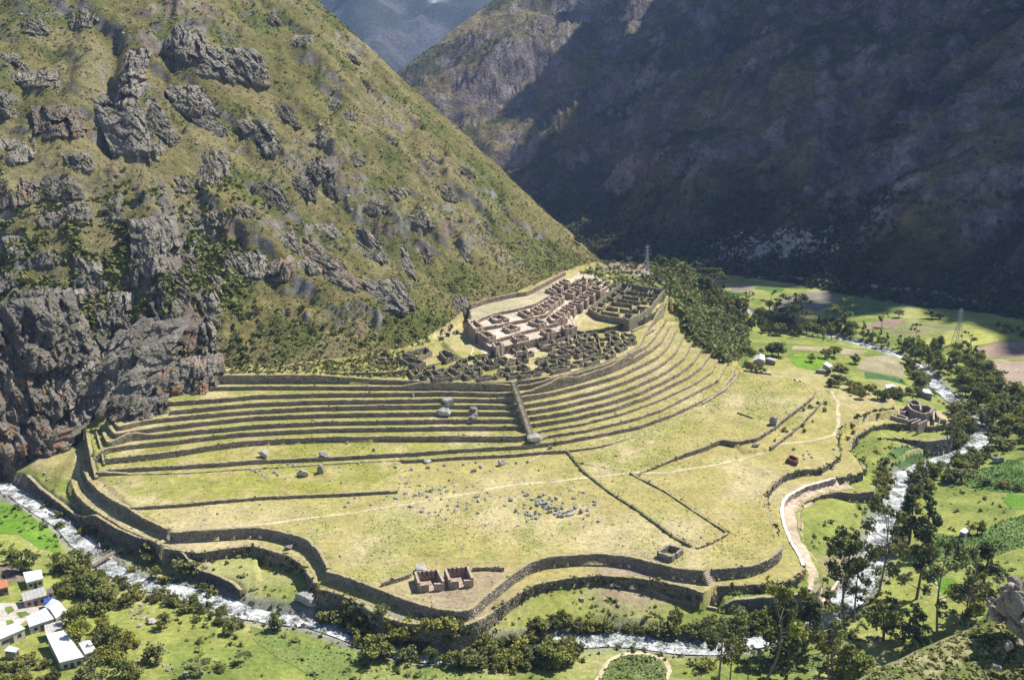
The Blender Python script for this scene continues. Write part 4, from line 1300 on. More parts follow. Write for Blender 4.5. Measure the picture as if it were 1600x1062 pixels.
PINK = (.365, .285, .21); DARKS = (.25, .215, .165)
Z1A = lambda *p: zq(11.8, 720, 460, *p)
Z2A = lambda *p: zq(10.114, 820, 425, *p)
Z3A = lambda *p: zq(10.62, 910, 430, *p)
Z4A = lambda *p: zq(10, 570, 530, *p)
Z5A = lambda *p: zq(10, 700, 510, *p)
Z6A = lambda *p: zq(9.412, 840, 500, *p)
upper = [
    (Z1A((540, 390), (700, 360), (880, 440), (630, 470)), ZR1, 'rear row', 'second from the left end'),
    (Z1A((1060, 300), (1180, 275), (1340, 350), (1220, 385)), ZR1, 'rear row', 'right of the white floored court'),
    (Z1A((150, 500), (260, 470), (410, 580), (260, 640)), ZR1, 'rear row', 'half collapsed at the left end'),
    (Z1A((770, 590), (920, 550), (1090, 600), (890, 655)), ZR2, 'middle row', 'beside the orange floored court'),
    (Z1A((310, 690), (490, 670), (640, 760), (500, 795)), ZR2, 'middle row', 'at the left corner'),
    (Z2A((60, 770), (180, 730), (340, 790), (210, 825)), ZR2, 'middle row', 'in the middle with a pointed back corner'),
    (Z1A((590, 890), (690, 870), (790, 910), (640, 965)), ZR3, 'front row', 'small room at the left corner'),
    (Z1A((950, 760), (1110, 730), (1240, 780), (1030, 825)), ZR3, 'front row', 'second room from the left'),
    (Z2A((250, 910), (370, 880), (480, 930), (340, 965)), ZR3, 'front row', 'third room from the left'),
    (Z2A((580, 850), (720, 820), (820, 855), (640, 895)), ZR3, 'front row', 'at the right end'),
    (Z2A((370, 680), (450, 655), (660, 720), (440, 765)), ZR2, 'middle row', 'wide room with the curved back wall'),
    (Z2A((95, 570), (165, 540), (320, 600), (205, 625)), ZR1, 'rear row', 'third from the left'),
    (Z2A((210, 510), (260, 490), (440, 540), (300, 580)), ZR1, 'rear row', 'fourth from the left'),
    (Z2A((310, 460), (385, 432), (505, 480), (430, 520)), ZR1, 'rear row', 'fifth from the left'),
    (Z2A((360, 405), (425, 380), (575, 430), (500, 465)), ZR1, 'rear row', 'sixth from the left'),
    (Z2A((430, 355), (485, 330), (620, 375), (590, 415)), ZR1, 'rear row', 'seventh from the left'),
    (Z2A((460, 640), (500, 615), (650, 680), (570, 712)), ZR2, 'right flank', 'lowest of its row'),
    (Z2A((515, 605), (565, 582), (715, 620), (650, 655)), ZR2, 'right flank', 'second lowest of its row'),
    (Z2A((590, 540), (650, 510), (800, 540), (770, 585)), ZR2, 'right flank', 'third of its row'),
    (Z2A((705, 475), (770, 440), (920, 470), (890, 510)), ZR2, 'right flank', 'fourth of its row'),
    (Z2A((800, 405), (860, 370), (1010, 390), (975, 440)), ZR2, 'right flank', 'fifth of its row'),
    (Z2A((905, 335), (970, 300), (1110, 330), (1080, 370)), ZR2, 'right flank', 'sixth of its row'),
    (Z2A((1005, 255), (1065, 220), (1220, 250), (1185, 300)), ZR2, 'right flank', 'uppermost of its row'),
    (Z2A((610, 315), (680, 280), (795, 310), (750, 350)), ZR1, 'inner flank', 'lower of three'),
    (Z2A((730, 245), (790, 220), (895, 240), (850, 280)), ZR1, 'inner flank', 'middle of three'),
    (Z2A((840, 180), (905, 150), (1000, 160), (955, 210)), ZR1, 'inner flank', 'upper of three'),
    (Z2A((330, 265), (395, 240), (500, 300), (460, 322)), ZPL, 'hill side row', 'lowest room'),
    (Z2A((440, 200), (495, 170), (605, 210), (565, 252)), ZPL, 'hill side row', 'middle room'),
    (Z2A((550, 135), (612, 100), (712, 140), (680, 172)), ZPL, 'hill side row', 'uppermost room'),
]
for quad, zg, row, which in upper:
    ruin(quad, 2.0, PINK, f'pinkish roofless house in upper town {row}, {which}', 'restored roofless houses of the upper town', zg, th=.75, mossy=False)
compound = [
    (Z3A((640, 140), (770, 170), (690, 275), (550, 220)), 'far left'), (Z3A((850, 150), (1150, 190), (1080, 300), (750, 255)), 'far middle'), (Z3A((1200, 220), (1350, 240), (1270, 330), (1130, 300)), 'far right'),
    (Z3A((490, 290), (620, 310), (510, 385), (380, 330)), 'second row left'), (Z3A((660, 330), (940, 370), (940, 440), (590, 385)), 'second row middle'), (Z3A((1080, 370), (1240, 390), (1180, 440), (990, 420)), 'second row right'),
    (Z3A((240, 450), (380, 470), (320, 560), (130, 530)), 'third row left'), (Z3A((470, 440), (830, 480), (830, 580), (415, 520)), 'third row middle'), (Z3A((910, 500), (1100, 530), (1010, 590), (850, 560)), 'third row right'),
    (Z3A((300, 590), (620, 640), (610, 715), (280, 640)), 'front left'), (Z3A((700, 630), (850, 650), (800, 725), (680, 695)), 'front right'),
]
for quad, which in compound:
    ruin(quad, 2.2, DARKS, f'dark roofless room in the {which} of the far walled compound', 'rooms of the far walled compound')
t = thing('compound_wall', (*at(1030, 470, 25), 24.5), 'outer wall around the far walled compound', 'wall')
o_ = np.array(t.location)
cp = line(Z3A((110, 540), (650, 130), (1360, 240), (1110, 560), (770, 740), (280, 650), (110, 540)), 26.3)
for a, b in zip(cp[:-1], cp[1:]):
    wall_part(t, o_, a, b, 24.4, 2.0, .8, DARKS)

lower = [
    (Z4A((640, 205), (940, 130), (1020, 185), (830, 265)), 3.2, 0), (Z4A((1180, 190), (1235, 165), (1415, 245), (1270, 290)), 3, 0), (Z4A((570, 300), (720, 280), (920, 350), (770, 390)), 2.8, 0),
    (Z4A((190, 310), (310, 295), (330, 335), (220, 345)), 2.2, 0), (Z4A((330, 300), (440, 290), (450, 330), (340, 340)), 2.2, 0), (Z4A((460, 285), (560, 270), (570, 310), (470, 330)), 2.2, 0),
    (Z4A((700, 490), (790, 470), (860, 540), (760, 560)), 2.2, 0), (Z4A((880, 510), (990, 500), (1060, 560), (920, 570)), 2.2, 0), (Z4A((940, 440), (1090, 410), (1100, 475), (990, 490)), 2.2, 0),
    (Z4A((1110, 480), (1220, 450), (1270, 490), (1170, 520)), 2.2, 0), (Z4A((1340, 420), (1500, 390), (1560, 420), (1420, 470)), 2.2, 0), (Z4A((1250, 470), (1330, 450), (1500, 540), (1370, 570)), 2.4, 0),
    (Z4A((1080, 570), (1320, 555), (1335, 590), (1090, 605)), 2, 0),
    (Z5A((210, 710), (330, 690), (430, 740), (300, 770)), 2.4, 0), (Z5A((150, 520), (290, 500), (300, 560), (190, 590)), 2.4, 0), (Z5A((440, 480), (560, 460), (580, 530), (480, 540)), 2.4, 0),
    (Z5A((600, 450), (780, 390), (790, 480), (640, 510)), 2.8, 0), (Z5A((540, 560), (640, 530), (780, 590), (640, 615)), 2.2, 0), (Z5A((780, 490), (880, 470), (1000, 510), (900, 540)), 2.2, 0),
    (Z5A((910, 600), (1070, 540), (1140, 580), (960, 640)), 2.2, 0), (Z5A((800, 670), (930, 640), (1000, 690), (900, 720)), 2.2, 0), (Z5A((960, 735), (1090, 715), (1100, 750), (960, 775)), 2, 0),
    (Z5A((1120, 720), (1300, 690), (1430, 710), (1160, 760)), 2.2, 0), (Z5A((1100, 610), (1180, 590), (1270, 640), (1200, 660)), 2.2, 0), (Z5A((470, 775), (640, 755), (740, 770), (500, 805)), 2, 0),
    (Z5A((730, 740), (840, 710), (860, 740), (760, 770)), 2, 0), (Z5A((400, 590), (480, 560), (600, 600), (470, 620)), 2.2, 0), (Z5A((300, 610), (370, 590), (390, 630), (310, 645)), 2.2, 0),
    (Z5A((370, 660), (500, 640), (520, 690), (440, 710)), 2.4, 0), (Z5A((1020, 350), (1190, 300), (1225, 370), (1090, 395)), 2.6, 0), (Z5A((1080, 450), (1190, 435), (1240, 490), (1090, 500)), 2.8, 2.4),
    (Z5A((1420, 580), (1510, 560), (1560, 620), (1430, 640)), 2.8, 2.4), (Z5A((1200, 400), (1290, 380), (1330, 410), (1250, 430)), 2.2, 0), (Z5A((1390, 510), (1530, 470), (1580, 500), (1450, 540)), 2.2, 0),
    (Z6A((20, 330), (220, 290), (230, 345), (60, 370)), 2.4, 0), (Z6A((240, 300), (430, 250), (450, 310), (300, 340)), 2.4, 0), (Z6A((460, 230), (560, 200), (570, 270), (500, 290)), 2.6, 0),
    (Z6A((60, 400), (150, 370), (290, 350), (200, 410)), 2.2, 0), (Z6A((310, 360), (440, 330), (470, 360), (340, 390)), 2.2, 0), (Z6A((180, 470), (310, 440), (460, 500), (280, 515)), 2.4, 0),
    (Z6A((380, 400), (520, 380), (640, 440), (480, 450)), 2.2, 0), (Z6A((480, 450), (560, 420), (650, 480), (600, 505)), 2.4, 0), (Z6A((590, 290), (700, 275), (720, 320), (610, 335)), 2.2, 0),
    (Z6A((730, 340), (830, 320), (860, 350), (770, 375)), 2.2, 0), (Z6A((650, 360), (740, 365), (860, 420), (700, 425)), 2.4, 0), (Z6A((820, 350), (900, 345), (930, 420), (880, 435)), 2.4, 0),
    (Z6A((910, 270), (1060, 250), (1060, 320), (920, 325)), 2.4, 0), (Z6A((1060, 245), (1130, 230), (1220, 290), (1120, 315)), 2.4, 0), (Z6A((1250, 190), (1380, 200), (1430, 230), (1300, 255)), 2.2, 0),
    (Z6A((1280, 290), (1390, 260), (1440, 300), (1340, 325)), 2.4, 0), (Z6A((1150, 360), (1220, 340), (1310, 370), (1210, 415)), 2.4, 0), (Z6A((990, 380), (1060, 370), (1090, 410), (1010, 425)), 2, 0),
    (Z6A((1030, 465), (1100, 445), (1140, 490), (1050, 525)), 2.2, 0), (Z6A((640, 590), (800, 540), (890, 580), (730, 625)), 2.4, 0), (Z6A((690, 470), (770, 450), (850, 490), (720, 515)), 2.2, 0),
    (Z6A((290, 570), (360, 555), (460, 600), (360, 625)), 2.2, 0), (Z6A((170, 710), (330, 670), (460, 690), (230, 745)), 2.2, 0), (Z6A((150, 570), (270, 590), (280, 640), (160, 645)), 2.2, 0),
    (Z6A((520, 610), (640, 590), (650, 630), (530, 655)), 2, 0), (Z6A((0, 560), (130, 530), (160, 570), (30, 595)), 2.2, 0), (Z6A((1010, 170), (1100, 150), (1180, 190), (1080, 215)), 2.2, 0),
    (Z6A((750, 200), (850, 180), (900, 250), (790, 255)), 2.4, 0), (Z6A((840, 510), (960, 480), (1010, 510), (860, 545)), 2, 0), (Z6A((600, 220), (700, 190), (740, 240), (640, 265)), 2.4, 0),
]
NUM = []
for i, (quad, h, gb) in enumerate(lower):
    h = h * .8
    qc = np.mean(quad, axis=0); quad = [tuple(qc + (np.array(p) - qc) * 1.16) for p in quad]
    cu = np.mean(quad, axis=0)
    side = 'western end' if cu[0] < 690 else 'west' if cu[0] < 760 else 'middle' if cu[0] < 850 else 'east' if cu[0] < 930 else 'eastern end'
    wdt = np.ptp([p[0] for p in quad])
    lab = f'dark roofless stone enclosure at the {side} of the lower ruin quarter' + (' with tall gables' if gb else ', large' if wdt > 22 else '')
    grp = f'dark roofless enclosures, {side} of the lower quarter' + (' with gables' if gb else ', large ones' if wdt > 22 else '')
    o = ruin(quad, h, DARKS if i % 3 else (.29, .25, .19), lab, grp, door='RFL'[i % 3] if i % 5 else 'F', th=.5, rough=.3, name='stone_enclosure', gable=gb)
    NUM.append((cu[0], o))
number(NUM)


def niche_room(quad, label):
    h = 2.9
    W_, z = corners(quad, h, 0.0)
    LB, RB, RF, LF = W_
    z = float(hs(*np.mean(W_, axis=0)))
    o = np.array([*np.mean(W_, axis=0), z])
    c = (.34, .27, .215)
    t = thing('roofless_house', tuple(o), label, 'ruin', None)
    wall_part(t, o, LF, LB, z, h, .75, c, .08, mossy=False); wall_part(t, o, RB, RF, z, h, .75, c, .08, mossy=False)
    d = (LF - RF); L_ = np.linalg.norm(d); d /= L_
    wall_part(t, o, RF, RF + d * (L_ * .5 - .75), z, h - .5, .75, c, .1, mossy=False); wall_part(t, o, RF + d * (L_ * .5 + .75), LF, z, h - .5, .75, c, .1, mossy=False)
    # back wall with a row of niches facing the room: base, piers, lintel and a thin back
    d = RB - LB; L_ = np.linalg.norm(d); d /= L_; s = np.array([d[1], -d[0]])
    if (np.mean(W_, axis=0) - LB) @ s < 0: s = -s
    wall_part(t, o, LB, RB, z, 1.25, .8, c, .02, mossy=False)
    wall_part(t, o, LB - s * .27, RB - s * .27, z, h, .26, c, .08, mossy=False)
    k = 5; pitch_ = L_ / k
    for i in range(k + 1):
        m = LB + d * pitch_ * i
        w_ = wall_part(t, o, m - d * pitch_ * .3 + s * .13, m + d * pitch_ * .3 + s * .13, z, h - .02, .52, c, .03, mossy=False, name='niche_pier')
    wall_part(t, o, LB + s * .14, RB + s * .14, z + 2.3, .62, .5, c, .03, mossy=False, name='lintel') if False else None
    fl = MB()
    ps = [(*(p - o[:2]), .06) for p in (LF, RF, RB, LB)]
    fl.add(ps, [(0, 1, 2, 3)], (.40, .29, .22))
    obj('floor', fl.build('floor', M_FIELD), t)


niche_room([(649, 892), (684, 889), (693, 907), (655, 910)], 'left of the twin roofless stone rooms on the plateau edge')
niche_room([(696, 887), (731, 884), (738, 902), (703, 905)], 'right of the twin roofless stone rooms on the plateau edge')
ruin([(1028, 861), (1046, 850), (1066, 857), (1048, 869)], 2.0, (.25, .22, .18), 'small square roofless hut alone near the plateau stairway', None, None, 'F', .8, .25, mossy=False)
ruin([(1230, 716), (1234, 710), (1247, 715), (1245, 721)], 1.8, (.22, .11, .075), 'tiny red brick ruin standing alone on the eastern pampa', None, None, 'F', .5, .2, mossy=False)

# round tower ruin on the eastern knoll
t = thing('tower_ruin', (*at(1440, 655, -3.4), -3.6), 'round stone tower ruin on a walled knoll above the river', 'ruin')
o_ = np.array(t.location)
Zf = lambda *p: zq(5.9, 1350, 560, *p)
for pl, h in ((Zf((405, 400), (412, 440), (450, 470), (500, 492), (560, 505), (610, 490), (630, 455), (590, 428), (535, 425)), 4.2), (Zf((410, 395), (440, 380), (490, 385), (520, 408), (510, 430), (460, 425), (410, 397)), 4.6),
              (Zf((300, 480), (360, 490), (440, 458)), 2.4), (Zf((255, 520), (300, 500), (400, 540), (390, 562), (255, 522)), 1.8), (Zf((300, 480), (390, 440)), 2.2), (Zf((400, 572), (500, 547), (520, 562), (440, 590)), 1.8), (Zf((500, 600), (580, 562)), 2.6),
              (Zf((640, 470), (645, 560)), 2.6), (Zf((705, 550), (762, 560)), 2), (Zf((665, 480), (690, 540)), 2.2), (Zf((520, 430), (525, 470)), 4.5)):
    Wp = line(pl, -3.5 + h)
    for a, b in zip(Wp[:-1], Wp[1:]):
        wall_part(t, o_, a, b, -3.6, h, .8, (.30, .255, .2), .15, mossy=False)

# ------------------------------------------------------------------ rocks
print('rocks')


def ico(sub):
    import bmesh
    bm = bmesh.new(); bmesh.ops.create_icosphere(bm, subdivisions=sub, radius=1)
    V = np.array([v.co for v in bm.verts]); F = np.array([[v.index for v in f.verts] for f in bm.faces]); bm.free()
    return V, F


ICO2, ICO3 = ico(3), ico(4)


def block(rng, sx, sy, sz, cuts=11, big=False):
    """one angular boulder: a ball cut flat by random planes, then roughened"""
    V, F = ICO3 if big else ICO2
    V = V.copy()
    for _ in range(cuts):
        n = rng.normal(size=3); n /= np.linalg.norm(n)
        d = rng.uniform(.42, .82)
        k = V @ n - d
        V -= np.where(k > 0, k, 0)[:, None] * n
    q = V * 2.3 + rng.random(3) * 50
    f = (fbm(q[:, 0] + q[:, 2] * .7, q[:, 1] - q[:, 2] * .6, 4, int(rng.integers(999))) - .5)
    fc_ = ridged(q[:, 0] * 1.6 + q[:, 1], q[:, 2] * .5, 3, int(rng.integers(999))) - .5
    V *= (1 + f * .36 - fc_ * .16)[:, None]
    V /= np.abs(V).max()
    return V * (sx, sy, sz), F


def rot_z(V, a):
    c, s_ = math.cos(a), math.sin(a)
    return np.c_[V[:, 0] * c - V[:, 1] * s_, V[:, 0] * s_ + V[:, 1] * c, V[:, 2]]


def cluster(rng, w, h, dpt, n, big=False, lo=.22, hi=.46):
    """blocks leaning together into one outcrop, widest at the base"""
    Vs, Fs, o = [], [], 0
    for i in range(n):
        sx = w * rng.uniform(lo, hi); sz = h * rng.uniform(lo * 1.5, hi * 1.35); sy = dpt * rng.uniform(lo * 1.5, hi * 1.3)
        V, F = block(rng, sx, sy, sz, big=big)
        tilt = rng.normal() * .22
        V = V @ np.array([[math.cos(tilt), 0, math.sin(tilt)], [0, 1, 0], [-math.sin(tilt), 0, math.cos(tilt)]])
        V = rot_z(V, rng.uniform(-.6, .6))
        x = rng.uniform(-.5, .5) * w * .85; z = rng.uniform(-.35, .45) * h * (1 - abs(x) / w)
        V += (x, rng.uniform(-.3, .3) * dpt + z * .5, z)
        Vs.append(V); Fs.append(F + o); o += len(V)
    return np.concatenate(Vs), np.concatenate(Fs)


def facets(rng, X_, Z_, w, h, amp, sc):
    """fractured rock: tilted facets around random seeds"""
    n = max(6, int(w * h / (sc * sc * 1.8)))
    sx = rng.uniform(-.55, .55, n) * w; sz = rng.uniform(-.05, 1.05, n) * h
    a = rng.normal(size=n) * amp; gx0 = rng.normal(size=n) * .38; gz0 = rng.normal(size=n) * .30 - .12
    wx = X_ + (fbm(X_ / sc, Z_ / sc, 3, int(rng.integers(999))) - .5) * sc * .7; wz = Z_ + (fbm(X_ / sc + 9, Z_ / sc, 3, int(rng.integers(999))) - .5) * sc * .7
    d = ((wx.ravel()[:, None] - sx) / .62) ** 2 + (wz.ravel()[:, None] - sz) ** 2
    k = d.argmin(1)
    d1 = np.sqrt(d[np.arange(len(k)), k]); d[np.arange(len(k)), k] = 1e9
    d2 = np.sqrt(d.min(1))
    crack = np.exp(-((d2 - d1) / (sc * .10)) ** 2) * amp * .55
    return (a[k] + gx0[k] * (wx.ravel() - sx[k]) + gz0[k] * (wz.ravel() - sz[k]) - crack).reshape(X_.shape)


CRAGP = []


def crag(rng, x0, y0, z0, w, h, res, cliff=False):
    """rock face growing out of the slope: a sheet standing out from the hillside, torn into facets, sinking into the grass all round"""
    e = 6.0
    gxx = float(hs(x0 + e, y0) - hs(x0 - e, y0)) / (2 * e); gyy = float(hs(x0, y0 + e) - hs(x0, y0 - e)) / (2 * e)
    g = np.array([-gxx, -gyy]); sl = max(.45 if not cliff else 1.5, min(1.9 if cliff else 1.2, np.linalg.norm(g))); g /= max(1e-6, np.linalg.norm(g))
    vw = -np.array([x0, y0]) / math.hypot(x0, y0)
    f = g + vw * .9; f /= np.linalg.norm(f); r = np.array([-f[1], f[0]])
    nx_ = int(np.clip(w * 1.15 / res, 14, 52)); nz_ = int(np.clip(h * 1.35 / res, 14, 52))
    xs = np.linspace(-.58, .58, nx_) * w; zs = np.linspace(-.25, 1.1, nz_) * h
    X_, Z_ = np.meshgrid(xs, zs)
    no = fbm(X_ / (w * .22) + rng.random() * 50, Z_ / (h * .25), 4, int(rng.integers(999))) - .5
    env = 1 - np.abs(X_ / (w * .5)) ** 2.2 * 1.0 - np.clip((Z_ / h - .45) / .55, 0, 2) ** 2 * .95 + no * 1.1
    env = np.minimum(env, np.minimum((.47 - np.abs(X_ / w + no * .30)) * 5, (.98 - Z_ / h + no * .5) * 4)) - np.clip(-Z_ / h / .22, 0, 1.2) * 1.6
    prot = np.clip(env, -1.6, 1) * min(w, h) * .30
    prot = prot + facets(rng, X_, Z_, w, h, min(1.6, h * .085), min(5.0, max(1.2, min(w, h) * .24))) + facets(rng, X_, Z_, w, h, min(.5, h * .03), min(1.8, max(.7, min(w, h) * .10)))
    prot += (fbm(X_ * .9, Z_ * .7, 4, int(rng.integers(999))) - .5) * .8
    ys = -Z_ / sl * .92 + prot
    gx0 = x0 + r[0] * X_ + f[0] * (-Z_ / sl); gy0 = y0 + r[1] * X_ + f[1] * (-Z_ / sl)
    gz = hs(gx0, gy0)
    V = np.stack([r[0] * X_ + f[0] * ys, r[1] * X_ + f[1] * ys, (0 if cliff else np.clip(gz - z0 - Z_, -2.5, 2.5) * .6) + Z_ - .2], -1)
    N_ = np.cross(np.gradient(V, axis=1), np.gradient(V, axis=0)); N_ /= np.linalg.norm(N_, axis=2)[..., None] + 1e-9
    N_ *= np.sign((N_ * np.array([f[0], f[1], .5])).sum(-1))[..., None]
    up = (N_[..., 2] > .50) & (prot > .15) & (RNG.random(prot.shape) < .20) | (prot > -.25) & (prot < .35) & (RNG.random(prot.shape) < .10)
    CRAGP.append(V[up] + np.array([x0, y0, z0]))
    I_ = np.arange(nx_ * nz_).reshape(nz_, nx_)
    q = np.stack([I_[:-1, :-1], I_[:-1, 1:], I_[1:, 1:], I_[1:, :-1]], -1).reshape(-1, 4)
    return V.reshape(-1, 3), q[:, ::-1]


OUT = [  # photo pixel, width, height (pixels), stained?, label
    (222, 195, 75, 90, 0, 'tall pillared grey crag on the upper left slope'), (262, 190, 44, 60, 0, None), (268, 212, 34, 26, 0, None), (335, 95, 80, 55, 0, 'dark jagged crag high on the left slope'), (288, 62, 55, 50, 0, None), (395, 105, 60, 60, 0, 'broken cliff band under the upper spur'),
    (305, 155, 60, 45, 0, None), (196, 120, 36, 90, 0, 'dark rock rib beside the steep gully'), (100, 190, 70, 50, 1, 'orange stained overhang on the far left slope'), (38, 236, 50, 36, 0, None), (30, 302, 70, 40, 1, 'dark cave ledge at the left edge of the slope'), (100, 292, 60, 40, 0, None), (78, 342, 50, 26, 0, None),
    (12, 165, 40, 40, 0, None), (60, 122, 60, 30, 0, None), (60, 42, 36, 26, 0, None), (435, 303, 54, 46, 0, 'large grey boulder mass in the middle of the slope'), (484, 294, 44, 42, 0, None), (502, 262, 54, 40, 0, None), (417, 215, 44, 54, 0, None), (348, 255, 54, 40, 0, None), (327, 272, 38, 28, 0, None),
    (288, 287, 40, 28, 0, None), (522, 162, 32, 24, 0, None), (456, 182, 40, 34, 0, None), (556, 90, 20, 20, 0, 'small dark rock on the skyline of the slope'), (575, 130, 18, 18, 0, None), (622, 302, 48, 22, 0, None), (735, 267, 26, 18, 0, None), (520, 300, 30, 24, 0, None),
    (245, 385, 72, 84, 0, 'high grey buttress in the middle of the left slope'), (292, 445, 36, 54, 0, None), (215, 425, 46, 54, 0, None), (150, 432, 60, 56, 0, None), (72, 402, 50, 20, 0, None), (402, 412, 64, 40, 0, None), (362, 408, 40, 40, 0, None), (442, 422, 58, 40, 1, None),
    (542, 415, 66, 66, 1, 'brown stained overhanging cliff above the scrub'), (500, 405, 38, 40, 1, None), (592, 385, 50, 48, 0, None), (642, 408, 18, 36, 0, None), (668, 396, 20, 28, 0, None), (620, 462, 60, 44, 0, 'grey crag with a black cave mouth above the small ruins'), (720, 477, 30, 22, 0, 'dark boulder at the left end of the reddish wall'), (442, 487, 18, 9, 0, 'long pale slab lying on the scrubby slope'),
    (327, 530, 34, 46, 0, 'leaning grey block above the terrace corner'), (332, 485, 34, 44, 0, None), (300, 588, 84, 50, 1, 'orange stained cliff over the terrace ends'), (198, 588, 62, 72, 1, 'rounded brown buttress over the stone ramp'), (252, 602, 54, 46, 1, None), (134, 560, 70, 60, 0, None), (72, 522, 70, 60, 0, None), (28, 500, 60, 46, 1, None),
    (28, 565, 60, 80, 1, 'pale cliff face at the left edge'), (92, 600, 80, 84, 1, 'big fractured cliff block beside the left edge'), (40, 645, 70, 80, 1, 'dark cliff base above the river'), (150, 612, 54, 60, 0, None), (162, 500, 50, 46, 0, None), (102, 470, 60, 30, 0, None), (188, 482, 40, 40, 0, None), (250, 455, 50, 40, 0, None), (265, 492, 44, 40, 0, None),
    (-10, 600, 130, 200, 1, None), (60, 620, 130, 150, 1, None), (120, 590, 120, 150, 0, None), (175, 570, 110, 120, 0, None), (230, 560, 110, 110, 1, None), (60, 520, 130, 100, 0, None),
    (702, 302, 38, 26, 0, None), (762, 352, 30, 18, 0, None), (822, 382, 20, 13, 0, None), (585, 322, 40, 22, 0, None), (660, 345, 40, 22, 0, None), (60, 470, 60, 30, 0, None), (10, 440, 44, 30, 0, None), (215, 520, 50, 46, 0, None), (170, 545, 50, 46, 0, None), (120, 520, 50, 44, 0, None), (120, 650, 60, 46, 1, None), (180, 640, 44, 34, 0, None),
    (70, 690, 60, 40, 1, None), (20, 710, 50, 36, 1, None), (340, 340, 44, 26, 0, None), (130, 250, 40, 30, 0, None), (180, 330, 36, 24, 0, None), (460, 380, 40, 26, 0, None), (520, 360, 34, 22, 0, None), (300, 410, 40, 34, 0, None), (340, 440, 36, 28, 0, None), (20, 380, 40, 26, 0, None), (120, 330, 50, 26, 0, None), (25, 95, 40, 26, 0, None), (130, 30, 40, 26, 0, None),
    (470, 60, 34, 24, 0, None), (430, 30, 30, 22, 0, None), (500, 215, 30, 22, 0, None), (560, 250, 34, 20, 0, None), (610, 215, 26, 18, 0, None), (680, 245, 24, 16, 0, None), (340, 190, 40, 30, 0, None), (380, 330, 36, 24, 0, None), (550, 180, 22, 14, 0, None), (790, 330, 18, 12, 0, None), (860, 395, 18, 12, 0, None), (730, 400, 26, 16, 0, None), (210, 640, 40, 30, 0, None), (235, 636, 44, 26, 0, 'heap of grey blocks where the ramp meets the terraces')]
def zone(u, v):
    h_ = 'top' if v < 170 else 'upper part' if v < 320 else 'middle' if v < 470 else 'foot'
    return h_


NUM = []
for i, (u, v, w, h, st, lab) in enumerate(OUT):
    rng = np.random.default_rng(1000 + i)
    x, y, z, t = hit(u, v + h * .30)
    m = t / FOC
    wm, hm_ = w * m * .84, h * m * .86
    cliff = u < 350 and v > 470 or u < 150 and v > 440
    k_ = .86 if cliff else .86 if v < 240 and u < 420 else .78
    wm, hm_ = w * m * 1.12 * k_, h * m * 1.02 * k_
    zc = z
    x, y, z, t = hit(u, v + h * (.42 if not cliff else .5))
    V, q = crag(rng, x, y, z, wm, hm_, .55 if w > 45 else .45, cliff)
    o = obj('rock_outcrop', mesh('rock_outcrop', V, q, M_ROCKO if st else M_ROCK), None, (x, y, z))
    sz_ = 'large' if wm > 15 else 'middling' if wm > 9 else 'small'
    tag(o, lab or f'{sz_} {"brown stained" if st else "grey"} rock outcrop at the {zone(u, v)} of the grassy left slope', 'rock', None if lab else f'{sz_} {"stained" if st else "grey"} outcrops, {zone(u, v)} of the slope')
    NUM.append((u, o))
number(NUM)

BVAR = []
for i in range(9):
    rng = np.random.default_rng(300 + i)
    V, F = block(rng, 1, rng.uniform(.7, .95), rng.uniform(.62, .9), 12)
    BVAR.append(mesh('boulder', V, F, M_BOULDER, (.40, .385, .355) if i % 3 else (.29, .275, .25)))
Zb = lambda *p: zq(4.444, 640, 660, *p)
Zl = lambda *p: zq(5.714, 380, 640, *p)
NAMED = [(501, 733, 23, 'big upright grey boulder on the pampa'), (474, 738, 24, 'broken brown faced boulder beside the upright one'), (413, 707, 28, 'long flat dark boulder on the lowest terrace'), (506, 712, 18, 'pale split boulder on the low terrace wall'), (700, 626, 26, 'large tan boulder perched on the terraces'), (696, 643, 24, 'rounded boulder under the perched one'),
         (738, 638, 18, 'upper of two stacked boulders near the stairway'), (741, 651, 20, 'lower of two stacked boulders near the stairway'), (831, 683, 32, 'huge cracked grey rock at the foot of the central stairway'), (859, 699, 11, 'small block right of the huge cracked rock'), (668, 719, 16, 'dark round boulder below the lowest terrace wall'), (783, 723, 16, 'pale tall boulder under the terrace wall'), (740, 734, 12, 'dark squat boulder on the middle pampa'),
         (479, 928, 46, 'huge white topped river boulder below the plateau wall'), (553, 945, 24, 'dark leaning boulder beside the river wall'), (453, 853, 19, 'round pale boulder leaning on the bending wall'), (236, 968, 20, 'flat topped boulder beside a round bush'), (220, 975, 12, 'cubic grey boulder left of the flat topped one'), (1209, 656, 28, 'broad dark boulder on the eastern field wall'), (1181, 694, 16, 'tilted dark slab on the eastern field wall'),
         (659, 884, 34, 'flat pale rock sheet behind the left twin room'), (1556, 716, 26, 'large dark boulder beside the potato field'), (909, 935, 13, 'grey boulder on the grass below the mossy wall'), (753, 647, 8, 'small stone beside the stacked boulders'), (487, 660, 8, 'grey stone standing on a terrace tread'), (236, 650, 12, 'grey block on the ramp head'), (575, 604, 9, 'upright stone on the second terrace from the top'), (646, 617, 11, 'dark stone on the upper terraces')]
